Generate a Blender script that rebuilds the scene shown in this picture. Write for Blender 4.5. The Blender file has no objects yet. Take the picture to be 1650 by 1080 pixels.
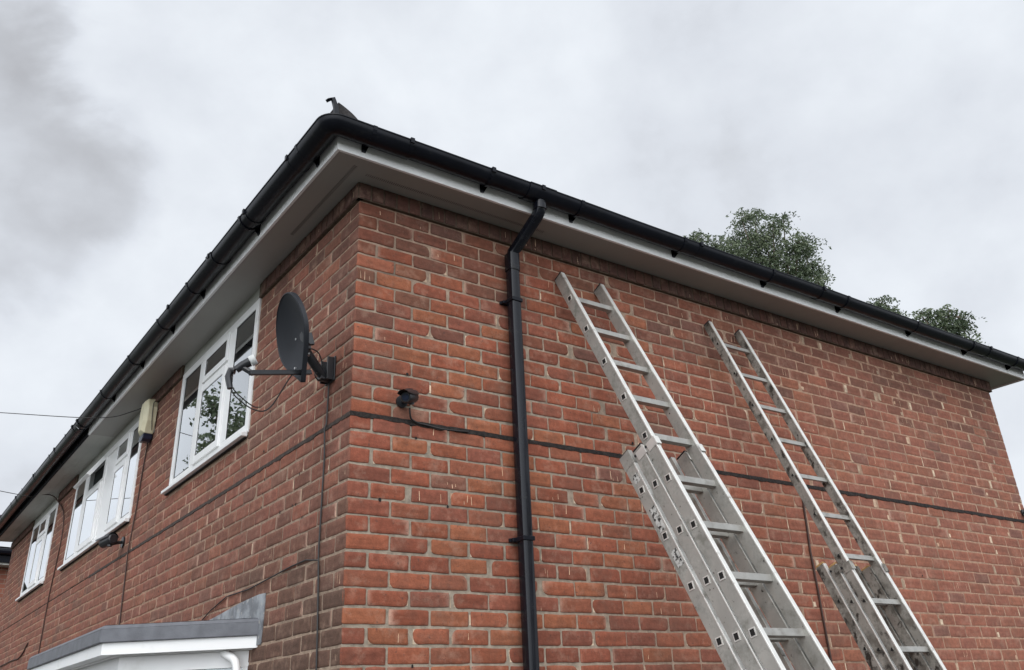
import bpy, bmesh, math, random
from mathutils import Vector, Matrix, noise
R = math.radians
random.seed(7)
scene = bpy.context.scene
col = scene.collection

# ------------------------------------------------------------------ camera
CAM = Vector((-1.8495, -3.9353, 1.65))
yaw, pit, rol, fpx = R(53.5405), R(26.2755), R(-2.667), 1404.77
F = Vector((math.cos(yaw)*math.cos(pit), math.sin(yaw)*math.cos(pit), math.sin(pit)))
Rt = Vector((math.sin(yaw), -math.cos(yaw), 0)); Up = Rt.cross(F)
R2 = Rt*math.cos(rol)+Up*math.sin(rol); U2 = -Rt*math.sin(rol)+Up*math.cos(rol)
cd = bpy.data.cameras.new('camera'); cam = bpy.data.objects.new('camera', cd); col.objects.link(cam)
M = Matrix((R2, U2, -F)).transposed().to_4x4(); M.translation = CAM
cam.matrix_world = M
cd.sensor_width = 36; cd.lens = fpx*36/1650; cd.shift_y = -80/1650; cd.clip_end = 2000; cd.clip_start = .05
scene.camera = cam

# ------------------------------------------------------------------ view, world, sun
scene.view_settings.view_transform = 'Standard'; scene.view_settings.look = 'None'
scene.view_settings.exposure = 0.30; scene.view_settings.gamma = 1
SUN_EL, SUN_AZ = R(50), R(236)          # direction the light comes from (azimuth from +X, anticlockwise)
world = bpy.data.worlds.new('World'); scene.world = world; world.use_nodes = True
nt = world.node_tree; nt.nodes.clear()
def N(nt, t, **k):
    n = nt.nodes.new(t)
    for a, b in k.items(): setattr(n, a, b)
    return n
L = nt.links.new
out = N(nt, 'ShaderNodeOutputWorld'); bg = N(nt, 'ShaderNodeBackground'); bg.inputs[1].default_value = 0.1
sky = N(nt, 'ShaderNodeTexSky', sky_type='NISHITA', sun_disc=False); sky.sun_elevation = SUN_EL
sky.sun_rotation = R(90)-SUN_AZ
sky.air_density = 1.0; sky.dust_density = 4.0
tc = N(nt, 'ShaderNodeTexCoord')
mp = N(nt, 'ShaderNodeMapping'); mp.inputs['Scale'].default_value = (1, 1, 1.25); L(tc.outputs['Generated'], mp.inputs[0])
n1 = N(nt, 'ShaderNodeTexNoise'); n1.inputs['Scale'].default_value = 2.3; n1.inputs['Detail'].default_value = 7; n1.inputs['Roughness'].default_value = .5; n1.inputs['Distortion'].default_value = .08
L(mp.outputs[0], n1.inputs['Vector'])
n2 = N(nt, 'ShaderNodeTexNoise'); n2.inputs['Scale'].default_value = 5.5; n2.inputs['Detail'].default_value = 6; n2.inputs['Distortion'].default_value = .25
L(mp.outputs[0], n2.inputs['Vector'])
def math_(nt, op, a, b=None, clamp=False):
    n = N(nt, 'ShaderNodeMath', operation=op, use_clamp=clamp)
    for i, v in enumerate((a, b)):
        if v is None: continue
        if isinstance(v, (int, float)): n.inputs[i].default_value = v
        else: nt.links.new(v, n.inputs[i])
    return n.outputs[0]
s = math_(nt, 'ADD', math_(nt, 'MULTIPLY', n1.outputs[0], .64), math_(nt, 'MULTIPLY', n2.outputs[0], .36))
# darker cloud banks, each a soft patch of the sky with a wispy edge
def bank(d, c0, c1, amt, s):
    nm = N(nt, 'ShaderNodeVectorMath', operation='NORMALIZE'); L(tc.outputs['Generated'], nm.inputs[0])
    v = N(nt, 'ShaderNodeVectorMath', operation='DOT_PRODUCT'); L(nm.outputs[0], v.inputs[0]); v.inputs[1].default_value = Vector(d).normalized()
    a = math_(nt, 'ADD', v.outputs['Value'], math_(nt, 'MULTIPLY', math_(nt, 'SUBTRACT', n2.outputs[0], .5), .09))
    a = math_(nt, 'ADD', a, math_(nt, 'MULTIPLY', math_(nt, 'SUBTRACT', n1.outputs[0], .5), .06))
    m = N(nt, 'ShaderNodeMapRange', interpolation_type='SMOOTHSTEP'); m.inputs[1].default_value = c0; m.inputs[2].default_value = c1
    L(a, m.inputs[0])
    return math_(nt, 'SUBTRACT', s, math_(nt, 'MULTIPLY', m.outputs[0], amt))
n3 = N(nt, 'ShaderNodeTexNoise'); n3.inputs['Scale'].default_value = 13; n3.inputs['Detail'].default_value = 7; n3.inputs['Roughness'].default_value = .55; L(mp.outputs[0], n3.inputs['Vector'])
s = math_(nt, 'ADD', s, math_(nt, 'MULTIPLY', math_(nt, 'SUBTRACT', n3.outputs[0], .5), .17))
s = bank((-.05, .86, .495), .978, .998, .22, s)
s = bank((.12, .80, .578), .995, 1.004, .05, s)
s = bank((.68, .52, .53), .955, 1.01, .05, s)
ramp = N(nt, 'ShaderNodeValToRGB'); cr = ramp.color_ramp
cr.elements[0].position = .22; cr.elements[0].color = (4.1, 4.2, 4.45, 1)
cr.elements[1].position = .68; cr.elements[1].color = (8.2, 8.5, 8.8, 1)
e = cr.elements.new(.40); e.color = (6.2, 6.5, 7.0, 1)
e = cr.elements.new(.54); e.color = (7.2, 7.55, 8.0, 1)
L(s, ramp.inputs[0])
mx = N(nt, 'ShaderNodeMix', data_type='RGBA'); mx.inputs[0].default_value = .94
L(sky.outputs[0], mx.inputs[6]); L(ramp.outputs[0], mx.inputs[7])
# added glow low in the unseen sky, put in to brighten fascia and brick
nmg = N(nt, 'ShaderNodeVectorMath', operation='NORMALIZE'); L(tc.outputs['Generated'], nmg.inputs[0])
dg = N(nt, 'ShaderNodeVectorMath', operation='DOT_PRODUCT'); L(nmg.outputs[0], dg.inputs[0]); dg.inputs[1].default_value = (math.cos(SUN_AZ)*math.cos(R(24)), math.sin(SUN_AZ)*math.cos(R(24)), math.sin(R(16)))
mg = N(nt, 'ShaderNodeMapRange', interpolation_type='SMOOTHSTEP'); mg.inputs[1].default_value = .25; mg.inputs[2].default_value = 1.0; mg.inputs[3].default_value = 1.0; mg.inputs[4].default_value = 2.9
L(dg.outputs['Value'], mg.inputs[0])
gl = N(nt, 'ShaderNodeMix', data_type='RGBA', blend_type='MULTIPLY'); gl.inputs[0].default_value = 1; L(mx.outputs[2], gl.inputs[6]); L(mg.outputs[0], gl.inputs[7])
L(gl.outputs[2], bg.inputs[0]); L(bg.outputs[0], out.inputs[0])

sd = bpy.data.lights.new('sun', 'SUN'); sd.energy = .6; sd.angle = R(40); sd.color = (1, .965, .92)
sun = bpy.data.objects.new('sun', sd); col.objects.link(sun)
dirv = Vector((math.cos(SUN_EL)*math.cos(SUN_AZ), math.cos(SUN_EL)*math.sin(SUN_AZ), math.sin(SUN_EL)))
sun.rotation_euler = dirv.to_track_quat('Z', 'Y').to_euler(); sun.location = (-20, -20, 30)

# ------------------------------------------------------------------ helpers
def new_mat(name, base, rough=.6, metal=0.0, var=.12, scale=8, bump=0.0, bscale=60, spec=.5, coat=0, detail=6):
    m = bpy.data.materials.new(name); m.use_nodes = True; t = m.node_tree
    b = t.nodes['Principled BSDF']; b.inputs['Roughness'].default_value = rough; b.inputs['Metallic'].default_value = metal
    b.inputs['Specular IOR Level'].default_value = spec; b.inputs['Coat Weight'].default_value = coat
    tc = N(t, 'ShaderNodeTexCoord'); n = N(t, 'ShaderNodeTexNoise'); n.inputs['Scale'].default_value = scale; n.inputs['Detail'].default_value = detail
    t.links.new(tc.outputs['Object'], n.inputs['Vector'])
    r = N(t, 'ShaderNodeMapRange'); r.inputs[1].default_value = .3; r.inputs[2].default_value = .7
    r.inputs[3].default_value = 1-var; r.inputs[4].default_value = 1+var; t.links.new(n.outputs[0], r.inputs[0])
    v = N(t, 'ShaderNodeMix', data_type='RGBA', blend_type='MULTIPLY'); v.inputs[0].default_value = 1
    v.inputs[6].default_value = (*base, 1); t.links.new(r.outputs[0], v.inputs[7]); t.links.new(v.outputs[2], b.inputs['Base Color'])
    if bump:
        n2 = N(t, 'ShaderNodeTexNoise'); n2.inputs['Scale'].default_value = bscale; n2.inputs['Detail'].default_value = 5
        t.links.new(tc.outputs['Object'], n2.inputs['Vector'])
        bp = N(t, 'ShaderNodeBump'); bp.inputs['Distance'].default_value = bump; t.links.new(n2.outputs[0], bp.inputs['Height'])
        t.links.new(bp.outputs[0], b.inputs['Normal'])
    return m

def grime(m, colr, scale, lo, hi, stretch=(1, 1, 1), rough=None):
    """a layer of dirt with a shape of its own, over a material's base colour"""
    t = m.node_tree; b = t.nodes['Principled BSDF']; src = b.inputs['Base Color'].links[0].from_socket
    tc = N(t, 'ShaderNodeTexCoord'); mp = N(t, 'ShaderNodeMapping'); mp.inputs['Scale'].default_value = stretch
    t.links.new(tc.outputs['Object'], mp.inputs[0])
    n = N(t, 'ShaderNodeTexNoise'); n.inputs['Scale'].default_value = scale; n.inputs['Detail'].default_value = 8; n.inputs['Roughness'].default_value = .62
    t.links.new(mp.outputs[0], n.inputs['Vector'])
    r = N(t, 'ShaderNodeMapRange'); r.inputs[1].default_value = lo; r.inputs[2].default_value = hi; t.links.new(n.outputs[0], r.inputs[0])
    v = N(t, 'ShaderNodeMix', data_type='RGBA'); t.links.new(r.outputs[0], v.inputs[0]); t.links.new(src, v.inputs[6]); v.inputs[7].default_value = (*colr, 1)
    t.links.new(v.outputs[2], b.inputs['Base Color'])
    if rough is not None:
        q = N(t, 'ShaderNodeMapRange'); q.inputs[3].default_value = b.inputs['Roughness'].default_value; q.inputs[4].default_value = rough
        t.links.new(r.outputs[0], q.inputs[0]); t.links.new(q.outputs[0], b.inputs['Roughness'])
        k = N(t, 'ShaderNodeMath', operation='MULTIPLY_ADD'); k.inputs[1].default_value = -b.inputs['Metallic'].default_value; k.inputs[2].default_value = b.inputs['Metallic'].default_value
        t.links.new(r.outputs[0], k.inputs[0]); t.links.new(k.outputs[0], b.inputs['Metallic'])
    return m

class MB:
    def __init__(s): s.v = []; s.f = []; s.mi = []; s.c = []; s.cur = 0
    def add(s, vs, fs, c=None):
        o = len(s.v); s.v += [tuple(p) for p in vs]; s.f += [tuple(i+o for i in f) for f in fs]; s.mi += [s.cur]*len(fs)
        s.c += [c or (1, 1, 1, 1)]*len(vs)
    def box(s, a, b, M=None):
        x0, y0, z0 = a; x1, y1, z1 = b
        vs = [Vector(p) for p in ((x0,y0,z0),(x1,y0,z0),(x1,y1,z0),(x0,y1,z0),(x0,y0,z1),(x1,y0,z1),(x1,y1,z1),(x0,y1,z1))]
        if M is not None: vs = [M @ p for p in vs]
        s.add(vs, [(0,3,2,1),(4,5,6,7),(0,1,5,4),(1,2,6,5),(2,3,7,6),(3,0,4,7)])
    def tube(s, pts, r, n=10, caps=True):
        pts = [Vector(p) for p in pts]; rs = r if isinstance(r, (list, tuple)) else [r]*len(pts)
        rings = []; up = None
        for i, p in enumerate(pts):
            d = (pts[min(i+1, len(pts)-1)]-pts[max(i-1, 0)]).normalized()
            if up is None: up = Vector((0, 0, 1)) if abs(d.z) < .9 else Vector((1, 0, 0))
            a = d.cross(up).normalized(); up = a.cross(d).normalized()
            rings.append([p+(a*math.cos(2*math.pi*k/n)+up*math.sin(2*math.pi*k/n))*rs[i] for k in range(n)])
        vs = [q for r_ in rings for q in r_]; fs = []
        for i in range(len(pts)-1):
            for k in range(n): fs.append((i*n+k, i*n+(k+1) % n, (i+1)*n+(k+1) % n, (i+1)*n+k))
        if caps: fs += [tuple(range(n))[::-1], tuple((len(pts)-1)*n+k for k in range(n))]
        s.add(vs, fs)
    def quad(s, *p, c=None): s.add(p, [tuple(range(len(p)))], c)
    def prism(s, poly, ext):
        n = len(poly); e = Vector(ext); vs = [Vector(p) for p in poly]+[Vector(p)+e for p in poly]
        s.add(vs, [tuple(range(n))[::-1], tuple(range(n, 2*n))]+[(i, (i+1) % n, n+(i+1) % n, n+i) for i in range(n)])
    def build(s, name, mats, parent=None, smooth=True, bevel=0, colors=False, fix=True, ang=35):
        me = bpy.data.meshes.new(name); me.from_pydata(s.v, [], s.f)
        for m in (mats if isinstance(mats, (list, tuple)) else [mats]): me.materials.append(m)
        me.polygons.foreach_set('material_index', s.mi)
        if fix:
            bm = bmesh.new(); bm.from_mesh(me); bmesh.ops.recalc_face_normals(bm, faces=bm.faces); bm.to_mesh(me); bm.free()
        if colors:
            at = me.color_attributes.new('Col', 'FLOAT_COLOR', 'POINT')
            at.data.foreach_set('color', [x for c in s.c for x in c])
        if smooth:
            me.polygons.foreach_set('use_smooth', [True]*len(me.polygons)); me.set_sharp_from_angle(angle=R(ang))
        me.update()
        o = bpy.data.objects.new(name, me); col.objects.link(o)
        if parent: o.parent = parent
        if bevel:
            b = o.modifiers.new('bevel', 'BEVEL'); b.width = bevel; b.segments = 2; b.limit_method = 'ANGLE'; b.angle_limit = R(40)
        return o

def tag(o, label=None, cat=None, group=None, kind=None):
    if label: o['label'] = label
    if cat: o['category'] = cat
    if group: o['group'] = group
    if kind: o['kind'] = kind
    return o
def empty(name, loc=(0, 0, 0)):
    o = bpy.data.objects.new(name, None); col.objects.link(o); o.location = loc; o.empty_display_size = .2; return o
def under(o, parent):
    """parent to an Empty that is not at the origin, keeping the world place"""
    o.parent = parent; o.matrix_parent_inverse = Matrix.Translation(parent.location).inverted(); return o
def curve_pts(P, n=12):
    """smooth curve through points"""
    P = [Vector(p) for p in P]; Q = [P[0]*2-P[1]]+P+[P[-1]*2-P[-2]]; o = []
    for i in range(1, len(Q)-2):
        for k in range(n):
            t = k/n; a, b, c, d = Q[i-1:i+3]
            o.append(.5*((2*b)+(c-a)*t+(2*a-5*b+4*c-d)*t*t+(3*b-a-3*c+d)*t**3))
    o.append(P[-1]); return o

# ------------------------------------------------------------------ materials
def brick_material():
    m = bpy.data.materials.new('red_clay_brick'); m.use_nodes = True; t = m.node_tree; b = t.nodes['Principled BSDF']
    k = t.links.new
    b.inputs['Roughness'].default_value = .88; b.inputs['Specular IOR Level'].default_value = .25
    at = N(t, 'ShaderNodeVertexColor'); at.layer_name = 'Col'
    tc = N(t, 'ShaderNodeTexCoord')
    def noi(s, d=6, r=.6):
        n = N(t, 'ShaderNodeTexNoise'); n.inputs['Scale'].default_value = s; n.inputs['Detail'].default_value = d; n.inputs['Roughness'].default_value = r
        k(tc.outputs['Object'], n.inputs['Vector']); return n.outputs[0]
    def rng(x, a, b_, c, d):
        r = N(t, 'ShaderNodeMapRange'); 
        for i, v in enumerate((a, b_, c, d)): r.inputs[i+1].default_value = v
        k(x, r.inputs[0]); return r.outputs[0]
    def mul(c, f, mode='MULTIPLY', fac=1.0):
        v = N(t, 'ShaderNodeMix', data_type='RGBA', blend_type=mode); v.inputs[0].default_value = fac
        k(c, v.inputs[6]); k(f, v.inputs[7]); return v.outputs[2]
    c = mul(at.outputs['Color'], rng(noi(34), .3, .7, .82, 1.18))
    c = mul(c, rng(noi(260, 3), .3, .7, .86, 1.14))
    # dusty lime bloom
    v = N(t, 'ShaderNodeMix', data_type='RGBA'); k(rng(noi(9, 9, .68), .52, .76, 0, .5), v.inputs[0]); k(c, v.inputs[6]); v.inputs[7].default_value = (.46, .30, .22, 1); c = v.outputs[2]
    # soot patches
    v = N(t, 'ShaderNodeMix', data_type='RGBA'); k(rng(noi(2.6, 9, .68), .50, .72, 0, .62), v.inputs[0]); k(c, v.inputs[6]); v.inputs[7].default_value = (.13, .075, .055, 1); c = v.outputs[2]
    v = N(t, 'ShaderNodeMix', data_type='RGBA'); k(rng(noi(62, 4, .55), .63, .72, 0, .75), v.inputs[0]); k(c, v.inputs[6]); v.inputs[7].default_value = (.10, .055, .045, 1); c = v.outputs[2]
    k(c, b.inputs['Base Color'])
    bp = N(t, 'ShaderNodeBump'); bp.inputs['Distance'].default_value = .0035; bp.inputs['Strength'].default_value = .8
    k(math_(t, 'ADD', noi(120, 6), math_(t, 'MULTIPLY', noi(22, 3), 1.2)), bp.inputs['Height']); k(bp.outputs[0], b.inputs['Normal'])
    return m
def mortar_material():
    m = new_mat('lime_mortar', (.305, .255, .20), .95, var=.28, scale=30, bump=.004, bscale=170, spec=.15)
    t = m.node_tree; b = t.nodes['Principled BSDF']; src = b.inputs['Base Color'].links[0].from_socket
    at = N(t, 'ShaderNodeVertexColor'); at.layer_name = 'Col'
    v = N(t, 'ShaderNodeMix', data_type='RGBA', blend_type='MULTIPLY'); v.inputs[0].default_value = 1
    t.links.new(src, v.inputs[6]); t.links.new(at.outputs[0], v.inputs[7]); t.links.new(v.outputs[2], b.inputs['Base Color'])
    return grime(m, (.12, .095, .075), 2.2, .54, .74)
BRICK = brick_material(); MORTAR = mortar_material()
BLACK_PVC = new_mat('black_upvc', (.006, .007, .011), .3, var=.25, scale=5, spec=.2)
grime(BLACK_PVC, (.016, .017, .018), 14, .58, .78)
BITUMEN_BROWN = new_mat('weathered_bitumen', (.05, .036, .029), .9, var=.4, scale=30, bump=.01, bscale=50)
BITUMEN = new_mat('black_bitumen', (.020, .015, .013), .95, var=.5, scale=40, bump=.01, bscale=50)
WHITE_PVC = new_mat('white_upvc', (.82, .82, .81), .32, var=.035, scale=3); grime(WHITE_PVC, (.58, .57, .52), 3.5, .60, .88)
FASCIA = new_mat('clean_white_fascia', (.90, .90, .89), .3, var=.03, scale=3); grime(FASCIA, (.66, .65, .60), 4, .62, .9)
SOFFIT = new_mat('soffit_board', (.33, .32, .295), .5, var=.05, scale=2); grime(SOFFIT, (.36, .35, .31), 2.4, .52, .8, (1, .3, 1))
SOFFIT_OLD = new_mat('painted_soffit_board', (.46, .465, .43), .6, var=.07, scale=2); grime(SOFFIT_OLD, (.33, .34, .30), 3.0, .5, .75, (2.2, .5, 1))
VENT = new_mat('vent_slots', (.16, .15, .14), .8)
GLOSS_PVC = new_mat('gloss_black_upvc', (.006, .007, .011), .2, var=.25, scale=6, spec=.32); grime(GLOSS_PVC, (.02, .02, .02), 12, .58, .8, rough=.6)
BLACK_BOARD = new_mat('black_painted_board', (.008, .008, .010), .7, spec=.15)
TILE = new_mat('dark_roof_tile', (.055, .05, .05), .85, var=.3, scale=12, bump=.004)
LEAD = new_mat('lead_sheet', (.19, .20, .215), .5, metal=.15, var=.25, scale=9, bump=.004, bscale=25); grime(LEAD, (.36, .38, .40), 9, .46, .66); grime(LEAD, (.50, .47, .42), 26, .60, .68)
ROOFFELT = new_mat('grey_roof_edge', (.125, .13, .145), .55, var=.18, scale=14, bump=.001, bscale=120)
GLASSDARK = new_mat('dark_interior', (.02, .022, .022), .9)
CURTAIN = new_mat('net_curtain', (.82, .86, .90), .9, var=.06, scale=6)
GASKET = new_mat('black_gasket', (.02, .02, .02), .6)
def glass_material():
    m = bpy.data.materials.new('window_glass'); m.use_nodes = True; t = m.node_tree; t.nodes.clear()
    o = N(t, 'ShaderNodeOutputMaterial'); g = N(t, 'ShaderNodeBsdfGlossy'); g.inputs['Roughness'].default_value = .008; g.inputs[0].default_value = (.93, .95, .97, 1)
    tr = N(t, 'ShaderNodeBsdfTransparent'); tr.inputs[0].default_value = (.80, .84, .83, 1)
    fr = N(t, 'ShaderNodeFresnel'); fr.inputs[0].default_value = 1.62
    x = N(t, 'ShaderNodeMixShader')
    t.links.new(math_(t, 'MULTIPLY', fr.outputs[0], 2.6, True), x.inputs[0]); t.links.new(tr.outputs[0], x.inputs[1]); t.links.new(g.outputs[0], x.inputs[2]); t.links.new(x.outputs[0], o.inputs[0])
    return m
GLASS = glass_material()
ALU = new_mat('worn_aluminium', (.44, .43, .395), .45, metal=.5, var=.14, scale=7, bump=.0006, bscale=220)
grime(ALU, (.20, .19, .165), 9, .47, .66, rough=.7); grime(ALU, (.05, .044, .038), 30, .63, .69)
ALU2 = new_mat('dirty_aluminium', (.34, .325, .29), .5, metal=.45, var=.16, scale=9, bump=.001, bscale=160)
grime(ALU2, (.13, .115, .095), 12, .44, .60, rough=.8); grime(ALU2, (.04, .034, .028), 34, .54, .63, (1, .6, .45))
ALUB = new_mat('bare_aluminium_edge', (.74, .73, .69), .36, metal=.5, var=.08, scale=12)
grime(ALUB, (.40, .37, .33), 22, .58, .74)
RUNGM = new_mat('rung_aluminium', (.37, .36, .335), .4, metal=.55, var=.12, scale=15); grime(RUNGM, (.25, .235, .21), 16, .5, .7)
WORN = new_mat('worn_sticker_remains', (.50, .49, .46), .7, var=.1, scale=30); grime(WORN, (.03, .028, .026), 55, .50, .56)
DARKHOLE = new_mat('hole_shadow', (.012, .011, .01), .95)
GREYMETAL = new_mat('dish_grey_metal', (.017, .019, .024), .55, spec=.3, var=.15, scale=6)
STEEL = new_mat('zinc_bolt', (.7, .7, .7), .3, metal=.9)
DARKPLASTIC = new_mat('dark_plastic', (.018, .019, .022), .35)
WHITECAP = new_mat('grey_white_cap', (.55, .56, .55), .5)
CREAM = new_mat('yellowed_cream_plastic', (.66, .61, .42), .45, var=.08, scale=8)
GREYCREAM = new_mat('weathered_side_plastic', (.42, .39, .33), .6)
BLUELENS = new_mat('dark_blue_lens', (.012, .018, .04), .25)
CABLE = new_mat('black_cable', (.015, .013, .012), .5)
CABLEBROWN = new_mat('brown_cable', (.05, .022, .015), .6)
BARK = new_mat('grey_bark', (.14, .11, .085), .9, var=.3, scale=10, bump=.02, bscale=12)
WOOD = new_mat('pale_pole_wood', (.17, .12, .08), .9, var=.25, scale=8)
ENDCAP = new_mat('orange_brown_endcap', (.42, .25, .10), .7, var=.25, scale=20)

# ------------------------------------------------------------------ ground
def struct(name, mb, m, **k): return tag(mb.build(name, m, smooth=False), kind='structure')
g = MB(); g.quad((-600, -600, -.004), (600, -600, -.004), (600, 600, -.004), (-600, 600, -.004))
GR = new_mat('lawn_grass', (.042, .052, .026), .95, var=.35, scale=3, bump=.02, bscale=40)
struct('ground', g, GR)
g = MB(); g.quad((-9, -9, 0), (12, -9, 0), (12, 0, 0), (-9, 0, 0)); g.quad((-9, 0, 0), (0, 0, 0), (0, 22, 0), (-9, 22, 0))
struct('path', g, new_mat('dark_tarmac', (.085, .083, .08), .9, var=.2, scale=2.5, bump=.004))

# ------------------------------------------------------------------ house dimensions
Z0 = 4.3417; CH = .08471; MODL = .232; W = 6.903; DEP = 12.2; ZS = 4.451; OV = .272
house = empty('brick_house')
tag(house, 'red brick two storey house with black gutters and white fascia filling the photo', 'house')
WINS = [(1.53, 3.30, 3.385, 4.362), (4.485, 7.42, 3.385, 4.362), (8.55, 10.31, 3.385, 4.362)]

def shade(c, f): return (c[0]*f, c[1]*f, c[2]*f, 1)
def brick_colour(wall, u, z, rnd):
    base = rnd.choice([(.285, .088, .050), (.295, .095, .052), (.265, .082, .049), (.25, .083, .052), (.285, .098, .057), (.235, .08, .052), (.305, .108, .056)])
    f = rnd.uniform(.80, 1.04); c = [x*f for x in base]
    def mixto(c, d, k): return [a*(1-k)+b*k for a, b in zip(c, d)]
    if wall == 'R':
        k = min(1, max(0, (u-1.2)/3.5)); c = mixto(c, (.275, .118, .083), .6*k)
        if rnd.random() < .04: c = mixto(c, (.17, .09, .072), .6)
    else:
        k = .55; c = mixto(c, (.235, .110, .083), k)
        if rnd.random() < .14: c = mixto(c, (.17, .09, .068), .65)
        if u < 2.6 and z < 2.95:       # old soot on the quoins beside the bay roof
            k = (2.95-z)/.9*max(0, 1-u/3.0)+rnd.uniform(-.25, .3); c = mixto(c, (.105, .066, .048), min(.9, max(0, k)))
        elif u < .3: c = mixto(c, (.16, .08, .06), rnd.uniform(.1, .6))
    if z > Z0-.75*rnd.random()-.06: c = mixto(c, (.11, .06, .046), rnd.uniform(.2, .65))  # top rows darkened: dirt plus the eaves' shade put into the colour
    return (*c, 1)

def build_wall(wall):
    rnd = random.Random(11 if wall == 'R' else 23)
    mb = MB(); mm = MB(); ulen = W if wall == 'R' else DEP
    if wall == 'R': P = lambda u, z, d: (u, -d, z)
    else: P = lambda u, z, d: (-d, u, z)
    wins = [] if wall == 'R' else WINS
    def nz(u, z, s, k): return noise.noise(Vector((u*s+k, z*s, k*1.7+(5 if wall == 'R' else 0))))
    def brick(u0, u1, z0, z1, dd=0, colr=None, h=.0048, tight=0):
        w, hh = u1-u0, z1-z0
        if w < .02 or hh < .02: return
        rr = [rnd.uniform(.003, .008) for _ in range(4)]
        clip = None
        if rnd.random() < (.38 if wall == 'R' and u0 < 3 else .26) and w > .15 and not tight:
            e = rnd.choice((0, 1)); big = rnd.uniform(.016, .040)
            ks = (0, 3) if e == 0 else (1, 2)
            if rnd.random() < .45: rr[ks[0]] = big; rr[ks[1]] = big*rnd.uniform(.3, 1)
            else: rr[rnd.choice(ks)] = big*1.2
            clip = e
            if rnd.random() < .4:
                if e == 0: u0 += rnd.uniform(.006, .03)*rnd.random()+.003
                else: u1 -= rnd.uniform(.006, .03)*rnd.random()+.003
        j = lambda: rnd.uniform(-.0018, .0018)
        u0 += j(); u1 += j(); z0 += j(); z1 += j(); tilt = rnd.uniform(-.003, .003)
        pts = []
        for ci, (cx, cz, a0) in enumerate(((u0, z0, 180), (u1, z0, 270), (u1, z1, 0), (u0, z1, 90))):
            r_ = min(rr[ci], hh*.48); ox = cx+(r_ if ci in (0, 3) else -r_); oz = cz+(r_ if ci in (0, 1) else -r_)
            ns = 4 if r_ > .012 else 2
            for k in range(ns+1):
                a = R(a0+90*k/ns); pts.append((ox+r_*math.cos(a), oz+r_*math.sin(a)))
            # extra points along the following edge
            nx = ((u1, z0), (u1, z1), (u0, z1), (u0, z0))[ci]
            a_ = pts[-1]; ne = 3 if ci in (0, 2) and w > .15 else 1
            rn = min(rr[(ci+1) % 4], hh*.48)
            bx = (nx[0]-(rn if ci == 0 else 0)+(rn if ci == 2 else 0), nx[1]-(rn if ci == 1 else 0)+(rn if ci == 3 else 0))
            for k in range(1, ne+1):
                t = k/(ne+1); pts.append((a_[0]+(bx[0]-a_[0])*t, a_[1]+(bx[1]-a_[1])*t))
        q = []
        for (u, z) in pts:
            ee = .0032
            q.append((u+nz(u, z, 38, 1)*ee, z+nz(u, z, 38, 9)*ee+tilt*(u-u0)/w))
        n = len(q); cu, cz = (u0+u1)/2, (z0+z1)/2
        def ins(d): 
            o = []
            for (u, z) in q:
                fx = max(0, 1-2*d/w); fz = max(0, 1-2*d/hh); o.append((cu+(u-cu)*fx, cz+(z-cz)*fz))
            return o
        if not dd: h = (.0046-.0028*min(1, max(0, (cu-1.6)/2.5))) if wall == 'R' else .0030
        hj = h+dd+rnd.uniform(-.0007, .0007)
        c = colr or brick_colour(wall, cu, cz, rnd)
        ed = rnd.uniform(.95, 1.08); co = rnd.uniform(.84, .97) if rnd.random() < .6 else 1.0
        rings = [(q, -.002+dd, .8), (ins(.0006), hj-min(.0016, hj*.5), .92), (ins(.0024), hj, ed), (ins(.014+.008*rnd.random()), hj, 1.0), (ins(.030), hj, co)]
        sm_ = rnd.choice((0, 1)) if rnd.random() < .16 and w > .15 and not tight else None; sl = rnd.uniform(.014, .034); sk = rnd.uniform(.25, .7)
        vs = []; cs = []
        for (pp, d, f) in rings:
            for (u, z) in pp:
                vs.append(P(u, z, d)); g_ = f*(1+.22*nz(u, z, 21, 4)+.10*nz(u, z, 6, 14)); 
                if sm_ is not None:
                    dd_ = (u-u0 if sm_ == 0 else u1-u); k_ = max(0, 1-dd_/sl)*sk; g3 = .62
                    cs.append((c[0]*g_*(1-k_)+g3*k_, c[1]*g_*(1-k_)+.42*k_, c[2]*g_*(1-k_)+.32*k_, 1))
                else: cs.append(shade(c, g_))
        fs = []
        for i in range(4):
            for k in range(n): fs.append((i*n+k, i*n+(k+1) % n, (i+1)*n+(k+1) % n, (i+1)*n+k))
        fs.append(tuple(range(4*n, 5*n)))
        o = len(mb.v); mb.v += vs; mb.c += cs; mb.f += [tuple(i+o for i in f) for f in fs]; mb.mi += [0]*len(fs)
        if clip is not None and rnd.random() < .8:      # old pale mortar showing at the worn end
            e = u0 if clip == 0 else u1; s_ = 1 if clip == 0 else -1
            pc = rnd.choice([(1.75, 1.5, 1.35, 1), (1.3, 1.15, 1.05, 1), (1.5, 1.15, 1.0, 1), (2.1, 1.95, 1.8, 1)])
            w0 = rnd.uniform(-.004, .002); w1 = rnd.uniform(.022, .034)
            a, b = e+s_*w0, e+s_*w1; z2 = z1-rnd.uniform(0, .012); z3 = z0+rnd.uniform(-.003, .012)
            if rnd.random() < .4: z2 = z0+hh*.5
            cs_ = [(a, z3), (b, z3), (b+rnd.uniform(-.004, .004), z2), (a+rnd.uniform(-.004, .004), z2)]
            mm.quad(*[P(u, z, .0022+dd) for u, z in (cs_ if s_ > 0 else cs_[::-1])], c=pc)
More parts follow.
